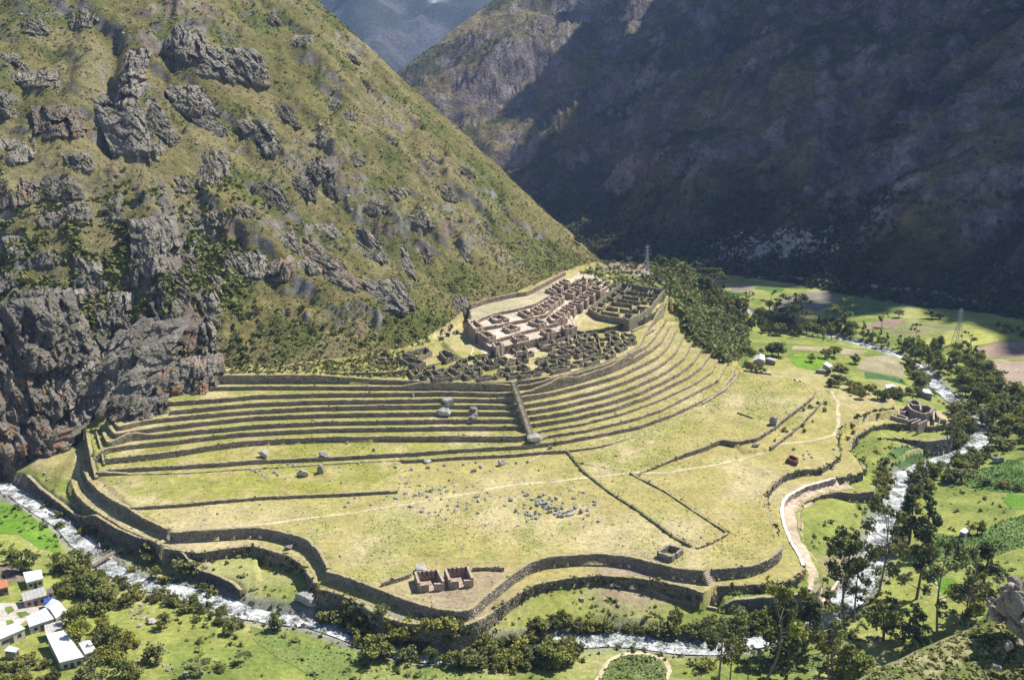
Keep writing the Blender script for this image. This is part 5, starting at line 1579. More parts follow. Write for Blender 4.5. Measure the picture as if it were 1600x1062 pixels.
PEB = [(p, None) for p in [(868 + a * 30, 790 + b * 11) for a, b in np.random.default_rng(4).normal(size=(46, 2))] + [(700 + a * 40, 775 + b * 12) for a, b in np.random.default_rng(5).normal(size=(30, 2))] + [(215 + a * 14, 955 + b * 8) for a, b in np.random.default_rng(6).normal(size=(16, 2))] + [(143 + a * 6, 1042 + b * 12) for a, b in np.random.default_rng(12).normal(size=(16, 2))] + [(290 + a * 30, 1040 + b * 9) for a, b in np.random.default_rng(8).normal(size=(26, 2))] + Zb((10, 590), (265, 580), (268, 608), (320, 615), (90, 625), (140, 632), (255, 675), (475, 630), (530, 715), (525, 530), (665, 580), (740, 620), (795, 600), (845, 600), (925, 550), (930, 505), (975, 525), (995, 545), (970, 590), (1060, 580), (1030, 600), (970, 630), (1010, 640), (1060, 655), (1110, 620),
                              (1110, 645), (1190, 630), (1210, 670), (1240, 650), (910, 635), (880, 670), (805, 640), (890, 580), (855, 535), (630, 520), (225, 490), (145, 480), (310, 485), (120, 480), (70, 490), (130, 515), (165, 460), (540, 490), (1520, 690), (900, 335), (820, 280), (740, 285), (1315, 255), (1435, 235), (20, 335),
                              (70, 375), (125, 320), (285, 345), (500, 310), (560, 335), (445, 330), (250, 300), (370, 295), (460, 280), (675, 285), (200, 330), (205, 645), (180, 625), (400, 565), (335, 585), (345, 95), (290, 125), (385, 100), (655, 95), (1190, 610), (1150, 600), (1075, 630), (950, 570), (940, 600))]
PEB += [(p, None) for p in Zl((100, 545), (150, 550), (265, 570), (310, 590), (130, 630), (200, 605), (375, 620), (400, 495), (455, 500), (480, 540), (780, 640), (855, 520), (880, 660), (1030, 480), (1280, 410), (1365, 520), (1445, 550), (1510, 540), (1580, 590), (150, 850), (885, 775), (945, 830), (1005, 790), (1260, 810), (1290, 775),
                             (910, 870), (1140, 850), (1460, 660), (1490, 690), (1445, 790), (1490, 870), (925, 305), (1105, 285), (1165, 370), (690, 390), (740, 425), (660, 425), (625, 95), (640, 100), (120, 560), (85, 540), (180, 590), (285, 565), (1485, 545), (1350, 510))]
PEB += [(p, None) for p in ((935, 815), (970, 841), (899, 842), (1068, 842), (1096, 840), (1062, 822), (630, 930), (600, 860), (580, 868), (722, 857), (688, 858), (532, 870), (1225, 725), (1262, 705), (1268, 715), (1255, 712), (1257, 718), (1265, 710), (1240, 703), (1150, 715), (1302, 703), (1350, 690), (1340, 708), (70, 740), (75, 750), (150, 765),
                             (165, 757), (185, 755), (205, 755), (245, 755), (175, 752), (360, 780), (340, 803), (320, 812), (395, 802), (1352, 735), (1365, 725), (840, 1010), (905, 1024), (985, 985), (1025, 1012), (170, 905), (190, 915), (215, 900), (245, 925), (263, 897), (120, 830), (110, 800), (85, 800), (140, 850), (1290, 975), (1320, 925), (1345, 905), (1378, 850), (1388, 790), (1400, 770), (1530, 700), (1475, 730), (590, 1005), (470, 975), (430, 955), (350, 950),
                             (205, 955), (210, 962), (217, 950), (325, 970), (195, 990), (205, 1000), (215, 1010), (355, 1010), (370, 1020), (360, 1030), (345, 1040), (290, 1055), (300, 1050), (330, 1052), (255, 1015), (240, 1020), (1450, 925), (1440, 935), (1455, 915), (1425, 945), (1400, 950), (1195, 1042), (1210, 1050))]
for i, (u, v, w, lab) in enumerate(NAMED):
    x, y, z, t = hit(u, v + w * .25)
    r = w * t / FOC * .5
    o = obj('boulder', BVAR[i % 9], None, (x, y, z + r * .35), RNG.random() * 6.3)
    hh = .25 if 'sheet' in lab else .55 if 'flat' in lab else 1.15 if 'upright' in lab or 'tall' in lab else .9
    o.scale = (r, r * .9, r * hh)
    tag(o, lab, 'boulder')
NUM = []
for i, ((u, v), _) in enumerate(PEB):
    x, y, z, t = hit(u, v)
    w = RNG.choice([5, 6, 7, 8, 9, 11], p=[.25, .25, .2, .15, .1, .05])
    if 820 < u < 930 and 765 < v < 815: w += 3
    r = w * t / FOC * .5
    o = obj('boulder', BVAR[int(RNG.integers(9))], None, (x, y, z + r * .3), RNG.random() * 6.3)
    o.scale = (r * RNG.uniform(.8, 1.25), r * RNG.uniform(.7, 1.1), r * RNG.uniform(.6, 1.0))
    if 830 < u < 925 and 765 < v < 815: lab, g = 'grey boulder in the dense scatter on the middle pampa', 'boulders of the dense pampa scatter'
    elif 640 < u <= 830 and v > 755: lab, g = 'grey boulder beside the worn pampa footpath', 'boulders beside the pampa path'
    elif u <= 640 and 690 < v < 850 and u > 310: lab, g = 'grey boulder on the western pampa', 'boulders of the western pampa'
    elif v > 885 or u > 1320 and v > 760 or u < 150: lab, g = 'pale river boulder near the white water', 'boulders along the river'
    elif u > 1000: lab, g = 'small boulder on the eastern pampa', 'boulders of the eastern pampa'
    else: lab, g = 'small boulder under the terrace walls', 'boulders under the terraces'
    lab = ('tiny ' if w < 6 else 'small ' if w < 8 else 'bigger ') + lab.replace('small ', '')
    tag(o, lab, 'boulder', g)
    NUM.append((u, o))
number(NUM)
# rocks in the river bed and loose stones of the slopes: nobody could count them
def pebbles(name, P, r, base, label):
    P = np.asarray(P); n = len(P)
    V0 = np.array([(1, 0, 0), (-1, 0, 0), (0, 1, 0), (0, -1, 0), (0, 0, 1), (0, 0, -1), (.7, .6, .5), (-.6, -.7, .5)], float)
    F0 = np.array([(4, 6, 2), (4, 0, 6), (0, 5, 2), (0, 2, 6), (4, 2, 1), (4, 1, 7), (4, 7, 3), (4, 3, 0), (7, 1, 3), (0, 3, 5), (3, 1, 5), (1, 2, 5)])
    S_ = r[:, None, None] * (V0[None] * (.6 + .7 * RNG.random((n, 8, 3))))
    a = RNG.random(n) * 6.28
    R_ = np.stack([np.stack([np.cos(a), -np.sin(a), 0 * a], -1), np.stack([np.sin(a), np.cos(a), 0 * a], -1), np.stack([0 * a, 0 * a, 1 + 0 * a], -1)], 1)
    V = np.einsum('nij,nkj->nki', R_, S_) + P[:, None]
    cc = np.repeat(np.array(base)[None] * (.6 + .8 * RNG.random((n, 1))), 8, axis=0)
    return tag(obj(name, mesh(name, V.reshape(-1, 3), (np.arange(n)[:, None, None] * 8 + F0).reshape(-1, 3), M_STONE, cc)), label, 'stones', None, 'stuff')


ri = RNG.integers(0, len(rl), 620)
off = (RNG.random(620) - .5) * (rl[ri, 3] + 5)
tn = np.gradient(rl[:, :2], axis=0)[ri]; tn /= np.linalg.norm(tn, axis=1)[:, None]
rp_ = rl[ri, :2] + np.c_[-tn[:, 1], tn[:, 0]] * off[:, None] + (RNG.random((620, 2)) - .5)
pebbles('river_stones', np.c_[rp_, np.minimum(rl[ri, 2] + .1, hs(*rp_.T) + .6)], .35 + 1.1 * RNG.random(620) ** 2.4, (.30, .285, .25), 'pale stones scattered along the river bed')
hv = np.argwhere(mHill & vis)
hv = hv[RNG.random(len(hv)) < 1]
# weight the sampling by true area
jj = hv[:, 0]; ii = hv[:, 1]
ar = np.gradient(gx)[ii] * np.gradient(gy)[jj]


def sample_cells(mask, n, w=None):
    c = np.argwhere(mask)
    a_ = np.gradient(gx)[c[:, 1]] * np.gradient(gy)[c[:, 0]]
    if w is not None:
        a_ = a_ * w[c[:, 0], c[:, 1]]
    k = RNG.choice(len(c), n, p=a_ / a_.sum())
    x = gx[c[k, 1]] + (RNG.random(n) - .5) * np.gradient(gx)[c[k, 1]]; y = gy[c[k, 0]] + (RNG.random(n) - .5) * np.gradient(gy)[c[k, 0]]
    return np.c_[x, y, hs(x, y)]


inview = (U_ > -60) & (U_ < 1660) & (V_ > -40) & (V_ < 1100)
wr_ = .15 + mCrag * 1.0 + sstep(.5, .62, fbm(GX / 20, GY / 20, 3, 501)) * .7
P = sample_cells(mHill & inview, 3600, wr_)
pebbles('scattered_stones', P, .25 + 1.1 * RNG.random(3600) ** 3, (.27, .26, .235), 'grey stones scattered over the grassy slope')
pl = (GH > -.5) & (GH < 4) & (GX > -170) & (GX < 120) & (GY < 380) & inview & ~mHill
P = sample_cells(pl, 1300, .1 + 3 * np.exp(-((GX - 15) / 60) ** 2 - ((GY - 303) / 22) ** 2) + sstep(.55, .65, fbm(GX / 12, GY / 12, 3, 502)))
pebbles('pampa_stones', P, .12 + .3 * RNG.random(1300) ** 2, (.3, .28, .25), 'small stones scattered on the dry pampa')

# ------------------------------------------------------------------ scrub on slopes and banks
print('scrub')
ws = sstep(.42, .62, fbm(GX / 22, GY / 22, 5, 205)) * 1.0 + .10 + 1.6 * np.exp(-(dFoot / 28) ** 2) * sstep(-190, -120, GX)
P = sample_cells(mHill & inview & (steep < 1.7), 23000, ws)
clumps('slope_scrub', P, .38 + .75 * RNG.random(len(P)) ** 2, (.14, .165, .045), .3, 5, 'green and olive scrub growing over the near mountainside', 'scrub', None, (.21, .21, .07))
P = sample_cells(mHill & inview & (steep < 1.5), 9500, .3 + sstep(.5, .3, fbm(GX / 22, GY / 22, 5, 205)))
clumps('slope_tussocks', P, .35 + .4 * RNG.random(len(P)), (.27, .235, .10), .3, 4, 'straw coloured grass tussocks on the near mountainside', 'grass', None, (.19, .18, .07), flat=.6)
P = sample_cells(flank & inview, 5200, .35 + sstep(.4, .6, n2))
clumps('flank_scrub', P, 1.0 + 1.3 * RNG.random(len(P)), (.155, .185, .052), .3, 8, 'dense scrub covering the eastern flank of the spur', 'scrub', None, (.22, .22, .08))
cz = mHill & inview & (U_ < 420) & (V_ > 250)
P = sample_cells(cz & (steep < 2.2), 2400, (.1 + sstep(.42, .62, n2)) * sstep(420, 330, U_) * sstep(260, 430, V_))
clumps('cliff_scrub', P, .9 + 1.2 * RNG.random(len(P)), (.125, .155, .040), .35, 8, 'bushes and grass between the rocks of the western cliff', 'scrub', None, (.21, .21, .07))
fz = mTop & (GX < -42) & (GY > 384) & ~mHill & inview
P = sample_cells(fz, 900, .2 + n2)
clumps('foot_scrub', P, .5 + .8 * RNG.random(len(P)) ** 1.5, (.125, .155, .040), .35, 7, 'scrub on the strip between terraces and slope', 'scrub', None, (.24, .23, .08))
topn = mTop & (GY > 515) & (GH < 27) & (GX < 128) & ~mHill & inview
P = sample_cells(topn, 1500, .2 + sstep(.45, .6, n2))
clumps('spur_scrub', P, .7 + 1.0 * RNG.random(len(P)), (.12, .15, .045), .35, 7, 'low scrub on the spur behind the ruins', 'scrub', None, (.17, .17, .06))
lowm = (GH < -6.8) & (GH > -30) & inview & ~mHill & ~mFar & (dr > 4) & (GY < 470)
P = sample_cells(lowm, 1700, .12 + 1.6 * np.exp(-(dr / 9) ** 2) + sstep(.55, .66, n2) * .5)
clumps('bank_scrub', P, .35 + .9 * RNG.random(len(P)) ** 2, (.12, .15, .045), .35, 7, 'low weeds and scrub on the river banks', 'scrub', None, (.15, .165, .05))
pm = (GH > -.9) & (GH < 3.5) & inview & ~mHill & (GX > -170)
P = sample_cells(pm, 5200, .1 + sstep(.5, .68, n2 * .6 + n3 * .4) + 1.2 * np.exp(-((GX - 70) / 22) ** 2 - ((GY - 268) / 9) ** 2) + .7 * np.exp(-((GX + 10) / 25) ** 2 - ((GY - 275) / 7) ** 2))
clumps('pampa_tufts', P, .14 + .22 * RNG.random(len(P)), (.22, .225, .07), .3, 4, 'short green tufts scattered over the dry pampa', 'grass', None, (.30, .28, .11), flat=.6)
tm = (GH > 1) & (GH < 21) & inview & ~mHill & (GX > -175) & (GX < 130) & (GY > 320) & (GY < 520)
P = sample_cells(tm, 5200, .3 + n2)
clumps('terrace_tufts', P, .14 + .2 * RNG.random(len(P)), (.24, .24, .07), .3, 4, 'short grass tufts on the terrace treads', 'grass', None, (.34, .31, .12), flat=.6)
P = np.concatenate(CRAGP)
print('ledge plants', len(P))
P = P[RNG.permutation(len(P))[:15000]]
clumps('ledge_plants', P, .28 + .6 * RNG.random(len(P)) ** 2, (.13, .155, .042), .35, 6, 'grass and bushes growing on the ledges of the crags', 'scrub', None, (.21, .20, .075))
# plants growing out of the old walls
WP = []
for core, P_, n_, zt, zb in WALLS:
    lb = core.get('label', '')
    dens = .8 if 'bushy' in lb or 'field wall' in lb else 1.5 if 'overgrown' in lb or 'mossy' in lb or 'hedged' in lb or 'dark wall' in lb else .05 if 'restored' in lb or 'pink' in lb or 'reddish' in lb else .18
    for _ in range(int(len(P_) * dens)):
        k = int(RNG.integers(len(P_)))
        f = RNG.random() ** .6
        q_ = P_[k] + n_[k] * (.55 if f < .9 else .1)
        WP.append((*q_, zb[k] + (zt[k] - zb[k]) * f, (.25 + .6 * RNG.random() ** 2) * (1.35 if dens > 1 else .8)))
WP = np.array(WP)
clumps('wall_plants', WP[:, :3], WP[:, 3], (.095, .11, .035), .35, 6, 'weeds and small bushes growing from the old walls', 'weeds', None, (.14, .14, .05))
# far valley forest and mountain bushes in the shade
fm = mFar & (U_ > 700) & (U_ < 1680) & (V_ > 300) & (V_ < 560)
P = sample_cells(fm, 6500, .15 + 1.3 * np.exp(-((GH + 14) / 12) ** 2) + sstep(.5, .62, fbm(GX / 70, GY / 70, 5, 210)))
clumps('valley_forest', P, 1.5 + 1.9 * RNG.random(len(P)), (.062, .085, .034), .35, 9, 'dark woodland along the foot of the shaded mountain', 'woodland', None, (.085, .105, .042), flat=1.1)
fm = mFar & (U_ > 560) & (U_ < 1680) & (V_ > -20) & (V_ < 480)
P = sample_cells(fm, 7000, .05 + sstep(.47, .6, fbm(GX / 70, GY / 70, 5, 210)))
clumps('mountain_bushes', P, 1.1 + 1.2 * RNG.random(len(P)), (.055, .075, .03), .35, 5, 'dark bushes sprinkled over the shaded mountain', 'bushes', None, (.06, .07, .03))
P = sample_cells(mFar & (U_ > 560) & (U_ < 1680) & (V_ > -20) & (V_ < 480), 1900, 3 * np.exp(-((U_ - 1215) / 55) ** 2 - ((V_ - 384 + (U_ - 1215) * .12) / 13) ** 2) * (.2 + sstep(.4, .6, fbm(GX / 12, GY / 12, 3, 9))))
pebbles('scree', P, .8 + 2.0 * RNG.random(len(P)) ** 2, (.38, .36, .345), 'pale scree and blocks on the shaded mountain')
# foreground hillside plants
fi = RNG.integers(26 * nc_, nr * nc_, 8000)
P = FH.reshape(-1, 3)[fi] + (RNG.random((8000, 3)) - .5) * (.5, .5, 0)
clumps('foreground_scrub', P, .16 + .3 * RNG.random(8000) ** 2, (.16, .19, .05), .35, 8, 'grass and low shrubs on the near hillside', 'scrub', None, (.34, .32, .14))
fi = RNG.integers(26 * nc_, nr * nc_, 900)
pebbles('near_stones', FH.reshape(-1, 3)[fi], .06 + .35 * RNG.random(900) ** 3, (.46, .44, .40), 'pale stones in the near hillside scrub')
for i, (u, v, t, w) in enumerate(((1592, 930, 111, 5.2), (1612, 940, 108, 5.5), (1572, 950, 113, 3.6), (1600, 965, 109, 3.6), (1488, 1035, 114, 1.4), (1560, 1040, 104, 1.0), (1585, 1005, 105, 1.6), (1520, 1010, 112, 1.1), (1450, 1050, 114, .9))):
    a, dy, dz = ray(u, v)
    rng = np.random.default_rng(900 + i)
    V, F = cluster(rng, w, w * .9, w * .7, 34 if w > 2 else 3, False, *((.11, .25) if w > 2 else (.22, .46)))
    o = obj('rock_outcrop', mesh('rock_outcrop', V, F, M_BOULDER, (.34, .295, .235)), None, (a * t, dy * t, CAM_Z + dz * t - w * .15))
    tag(o, ('dark lichen spotted outcrop jutting from the near hillside, ' + ('upper block', 'right block', 'lower left block', 'lower right block')[i]) if i < 4 else 'small pale rock half buried in the near hillside scrub, ' + ('', '', '', '', 'lower left', 'bottom middle', 'nearest the outcrop', 'on the crest', 'leftmost')[i], 'rock', None if i < 4 else 'small rocks in the near scrub')

# ------------------------------------------------------------------ trees and bushes
print('trees')


def tube(P, R_, k=6):
    P = np.asarray(P, float); n = len(P)
    t = np.gradient(P, axis=0); t /= np.linalg.norm(t, axis=1)[:, None]
    u = np.cross(t, (.13, .97, .2)); u /= np.linalg.norm(u, axis=1)[:, None]; w = np.cross(t, u)
    a = np.arange(k) / k * 2 * math.pi
    V = P[:, None] + np.asarray(R_)[:, None, None] * (u[:, None] * np.cos(a)[None, :, None] + w[:, None] * np.sin(a)[None, :, None])
    I_ = np.arange(n * k).reshape(n, k)
    q = np.stack([I_[:-1], np.roll(I_[:-1], -1, 1), np.roll(I_[1:], -1, 1), I_[1:]], -1).reshape(-1, 4)
    return V.reshape(-1, 3), q


def foliage(rng, cents, radii, n, size, base, var=.35):
    cents = np.asarray(cents, float); radii = np.asarray(radii, float)
    w = radii[:, 0] * radii[:, 1]; w /= w.sum()
    k = rng.choice(len(cents), n, p=w)
    d = rng.normal(size=(n, 3)); d /= np.linalg.norm(d, axis=1)[:, None]
    rr = rng.random(n) ** .45
    P = cents[k] + d * radii[k] * rr[:, None]
    V, q = leaf_quads(P, size, rng, .25, 1.5)
    shade = (1 + var * (rng.random(len(cents)) * 2 - 1))[k] * (1 + .25 * (rng.random(n) * 2 - 1))
    return V, q, np.repeat(shade[:, None] * np.array(base), 4, axis=0)


def tree_kind(kind, seed):
    """trunk with limbs and a leafy crown, 1 unit = the height of the tree"""
    rng = np.random.default_rng(seed)
    tv, tq, o = [], [], 0
    cents, radii = [], []

    def add(P, R_, k=6):
        nonlocal o
        V, q = tube(P, R_, k); tv.append(V); tq.append(q + o); o += len(V)
    if kind == 'eucalyptus':
        b = rng.normal(size=2) * .04
        zz = np.linspace(-.02, .97, 9)
        sp_ = np.c_[b[0] * np.sin(zz * 4), b[1] * np.sin(zz * 3.3), zz]
        add(sp_, np.linspace(.016, .003, 9))
        n = int(rng.integers(9, 14))
        for i in range(n):
            h = rng.uniform(.30, .95) if i > 2 else rng.uniform(.5, .7)
            a = rng.random() * 6.28; L_ = (.07 + .17 * (1 - abs(h - .62) * 1.5)) * rng.uniform(.6, 1.2)
            p0 = np.array([np.interp(h, zz, sp_[:, 0]), np.interp(h, zz, sp_[:, 1]), h - .05])
            p1 = p0 + (math.cos(a) * L_, math.sin(a) * L_, L_ * rng.uniform(.3, .9))
            add([p0, (p0 + p1) / 2 + (0, 0, -.01), p1], [.006, .004, .002], 4)
            r = rng.uniform(.05, .10)
            cents.append(p1 + (0, 0, .01)); radii.append((r, r, r * rng.uniform(.6, .95)))
            if rng.random() < .5:
                cents.append(p1 + rng.normal(size=3) * .05); radii.append((r * .7, r * .7, r * .6))
        cents.append((*sp_[-1][:2], .95)); radii.append((.05, .05, .07))
        V, q, c = foliage(rng, cents, radii, 1300, .026, (.17, .185, .07))
    elif kind == 'dark':
        zz = np.linspace(-.02, .95, 7)
        sp_ = np.c_[rng.normal() * .03 * np.sin(zz * 4), rng.normal() * .03 * np.sin(zz * 3), zz]
        add(sp_, np.linspace(.02, .004, 7))
        for i in range(22):
            h = rng.uniform(.15, .95); a = rng.random() * 6.28; L_ = .19 * (1.05 - h) * rng.uniform(.4, 1.2) + .02
            p0 = np.array([np.interp(h, zz, sp_[:, 0]), np.interp(h, zz, sp_[:, 1]), h - .03]); p1 = p0 + (math.cos(a) * L_, math.sin(a) * L_, .03 + L_ * .3)
            add([p0, p1], [.006, .002], 4)
            r = rng.uniform(.045, .085) * (1.25 - h * .6)
            cents.append(p1); radii.append((r, r, r * 1.1))
        V, q, c = foliage(rng, cents, radii, 1300, .028, (.105, .128, .05))
    elif kind == 'round':
        zz = np.linspace(-.03, .5, 5)
        add(np.c_[rng.normal() * .05 * zz, rng.normal() * .05 * zz, zz], np.linspace(.04, .02, 5))
        for i in range(17):
            a = rng.random() * 6.28; h = rng.uniform(.32, .88); L_ = .40 * math.sqrt(max(.05, 1 - ((h - .52) / .48) ** 2)) * rng.uniform(.35, 1)
            p1 = np.array((math.cos(a) * L_, math.sin(a) * L_, h))
            add([(0, 0, .28), p1 * (.5, .5, .8), p1], [.018, .012, .004], 4)
            r = rng.uniform(.12, .2)
            cents.append(p1); radii.append((r, r, r * .8))
        V, q, c = foliage(rng, cents, radii, 1000, .062, (.20, .215, .06))
    else:
        for i in range(11):
            a = rng.random() * 6.28; h = rng.uniform(.18, .75); L_ = .52 * rng.random() ** .6
            p1 = np.array((math.cos(a) * L_, math.sin(a) * L_, h))
            add([(0, 0, -.05), p1 * .6, p1], [.03, .02, .006], 4)
            r = rng.uniform(.18, .3)
            cents.append(p1); radii.append((r, r, r * .85))
        V, q, c = foliage(rng, cents, radii, 520, .10, (.21, .215, .075))
    tr = mesh('trunk', np.concatenate(tv), np.concatenate(tq), M_BARK, (.17, .14, .11) if kind != 'eucalyptus' else (.25, .215, .175), True)
    cr = mesh('crown', V, q, M_LEAF, c)
    return tr, cr


KIND = {'eucalyptus': [tree_kind('eucalyptus', 10 + i) for i in range(7)], 'dark': [tree_kind('dark', 30 + i) for i in range(4)], 'round': [tree_kind('round', 50 + i) for i in range(7)], 'bush': [tree_kind('bush', 70 + i) for i in range(7)]}
NAME = {'eucalyptus': 'eucalyptus_tree', 'dark': 'cypress_tree', 'round': 'tree', 'bush': 'bush'}
CNT = 0


def plant(kind, x, y, z, h, label, group=None, wide=1.0, lean=0.0):
    global CNT
    tr, cr = KIND[kind][int(RNG.integers(len(KIND[kind])))]
    t = thing(NAME[kind], (x, y, z - .1), label, 'bush' if kind == 'bush' else 'tree', group, RNG.random() * 6.28)
    t.scale = (h * wide, h * wide, h)
    if lean: t.rotation_euler = (lean * .3, lean, t.rotation_euler[2])
    if kind == 'bush':
        obj('stems', tr, t)
    else:
        obj('trunk', tr, t)
    obj('crown', cr, t)
    CNT += 1
    return t


def single(kind, u, v, hpx, label, wide=1.0, lean=0.0, group=None):
    x, y, z, t = hit(u, v)
    return plant(kind, x, y, z, hpx * t / FOC * 1.03, label, group, wide, lean)


SINGLES = [
    ('eucalyptus', 1309, 968, 140, 'tall eucalyptus with two clustered trunks at the river corner, left trunk', .85), ('eucalyptus', 1319, 970, 150, 'tall eucalyptus at the river corner, right trunk', .85), ('eucalyptus', 1334, 972, 112, 'slimmer eucalyptus right of the twin trunked pair', .9),
    ('eucalyptus', 1464, 990, 158, 'tall leaning eucalyptus standing alone before the green crops', .9), ('eucalyptus', 1512, 990, 128, 'eucalyptus in front of the near outcrop', 1.0), ('dark', 1535, 960, 120, 'big black green conifer beside the near outcrop', 1.5), ('eucalyptus', 1505, 985, 100, 'slim eucalyptus left of the black green conifer', 1.2),
    ('eucalyptus', 1372, 930, 150, 'tall eucalyptus overhanging the white water', .8), ('dark', 1432, 935, 120, 'dense dark tree right of the river bend', 1.0), ('dark', 1420, 850, 95, 'massive dark tree crown over the river', 1.25), ('dark', 1442, 862, 100, 'dark tree right of the massive crown', 1.1),
    ('dark', 1228, 1062, 140, 'broad dark pine in front of the lowest walls', 1.0), ('dark', 1212, 1030, 110, 'dark pine left of the broad one', 1.3), ('eucalyptus', 1193, 1070, 185, 'very thin tall eucalyptus rising past the walls', .75), ('eucalyptus', 1122, 1075, 125, 'eucalyptus with clumpy foliage at the bottom edge', 1.0), ('eucalyptus', 1140, 1072, 90, 'small eucalyptus right of the clumpy one', .9), ('eucalyptus', 1170, 1080, 80, 'short eucalyptus near the bottom crops', .9),
    ('dark', 1262, 1005, 85, 'feathery dark tree under the walkway end', 1.3), ('eucalyptus', 1285, 1020, 90, 'feathery gum tree by the river corner', 1.3), ('eucalyptus', 1300, 1058, 100, 'leafy tree at the bottom, left of the hillside', 1.1), ('round', 1335, 1062, 55, 'leafy tree at the bottom beside the hillside', 1.0), ('eucalyptus', 1295, 1066, 110, 'slender gum tree at the bottom by the leafy tree', .9),
    ('round', 1380, 1000, 60, 'rounded tree standing in the green meadow', 1.0), ('dark', 1420, 1022, 90, 'pointed dark tree before the near hillside', 1.0), ('dark', 1438, 1020, 70, 'smaller pointed tree before the near hillside', 1.2), ('eucalyptus', 1497, 1000, 45, 'young bluish eucalyptus beside the hillside', 1.8), ('bush', 1330, 1050, 40, 'bright green bush at the foot of the hillside', 1.3),
    ('eucalyptus', 1203, 496, 40, 'far eucalyptus left of the ploughed field', 1.6), ('eucalyptus', 1230, 515, 52, 'far eucalyptus group across the river, left trunk', 1.5), ('eucalyptus', 1240, 520, 60, 'far eucalyptus group across the river, right trunk', 1.5), ('eucalyptus', 1314, 513, 48, 'lone far eucalyptus before the green field', 1.5), ('eucalyptus', 1170, 478, 22, 'small far eucalyptus at the valley end', 1.4), ('eucalyptus', 1109, 462, 42, 'tall far eucalyptus beside the scrub flank, left', 1.7), ('eucalyptus', 1120, 464, 36, 'tall far eucalyptus beside the scrub flank, right', 1.7),
    ('eucalyptus', 1433, 531, 25, 'wind bent tree on the far bank', 1.3), ('eucalyptus', 1518, 552, 34, 'dark leaning tree below the far pylon', 1.3), ('eucalyptus', 1377, 512, 26, 'thin leaning tree on the far bank', 1.1), ('round', 1404, 496, 13, 'single round bush in the yellow meadow', 1.3), ('round', 1456, 498, 14, 'low tree cluster left of the far pylon', 1.6), ('round', 1468, 498, 12, 'low tree left of the far pylon base', 1.5),
    ('round', 1216, 557, 24, 'round tree behind the gabled farm house', 1.3), ('round', 1206, 556, 22, 'round tree left behind the gabled farm house', 1.2), ('round', 1268, 565, 14, 'small round tree on the vivid green meadow', 1.1), ('round', 1289, 560, 16, 'left of two trees above the small farm house', 1.2), ('round', 1303, 558, 18, 'right of two trees above the small farm house', 1.3), ('round', 1336, 568, 16, 'round tree beside the brown stubble field', 1.2), ('bush', 1312, 580, 14, 'wide bush right of the small farm house', 1.6),
    ('round', 257, 982, 27, 'round bright green tree beside the flat topped boulder', 1.0), ('round', 434, 985, 32, 'round dark tree on the near field bank', 1.05), ('round', 121, 992, 52, 'wide dark tree between the tin roofs', .85), ('round', 126, 1012, 44, 'wide dark tree over the large tin roof', .85), ('round', 358, 992, 24, 'dark bush like tree near the broken wall', 1.2), ('round', 40, 892, 36, 'broad green tree above the white roofed house', 1.2), ('round', 18, 880, 26, 'green tree at the left edge by the dirt yard', 1.1),
    ('round', 145, 935, 42, 'light green tree on the river bank', 1.1), ('round', 868, 1043, 36, 'bright green round tree beside the oval field', 1.15), ('round', 590, 1030, 42, 'dark round tree casting shade on the long field', 1.4), ('round', 178, 1006, 34, 'olive tree right of the tin roofs', 1.0), ('bush', 240, 1030, 34, 'green bush with pale stones around it', 1.2), ('eucalyptus', 312, 1058, 34, 'upright dark shrub at the bottom left', 2.4), ('eucalyptus', 383, 1040, 22, 'small conical shrub at the bottom left', 2.2),
    ('round', 1527, 833, 22, 'dark tree behind the small white block', 1.2), ('bush', 1540, 758, 14, 'dark bush on the hedge line of the meadow', 1.4), ('bush', 1570, 762, 12, 'green bush on the meadow hedge', 1.4), ('bush', 1590, 765, 12, 'green bush at the right end of the meadow hedge', 1.4), ('bush', 1567, 700, 18, 'yellow green bush above the potato field', 1.5), ('round', 1055, 980, 30, 'bare grey tree on the river bank', .9), ('bush', 712, 990, 24, 'pale green bush growing against the bastion wall', 1.5), ('bush', 240, 872, 26, 'grey green bush under the embankment wall', 1.6), ('bush', 300, 895, 26, 'grey green bush at the end of the embankment', 1.5)]
for s_ in SINGLES:
    k_, u, v, h, lab, wd = s_
    single(k_, u, v, h, lab, wd, {'wind bent tree on the far bank': .5, 'thin leaning tree on the far bank': .35, 'dark leaning tree below the far pylon': .25, 'tall leaning eucalyptus standing alone before the green crops': .06}.get(lab, 0.0))

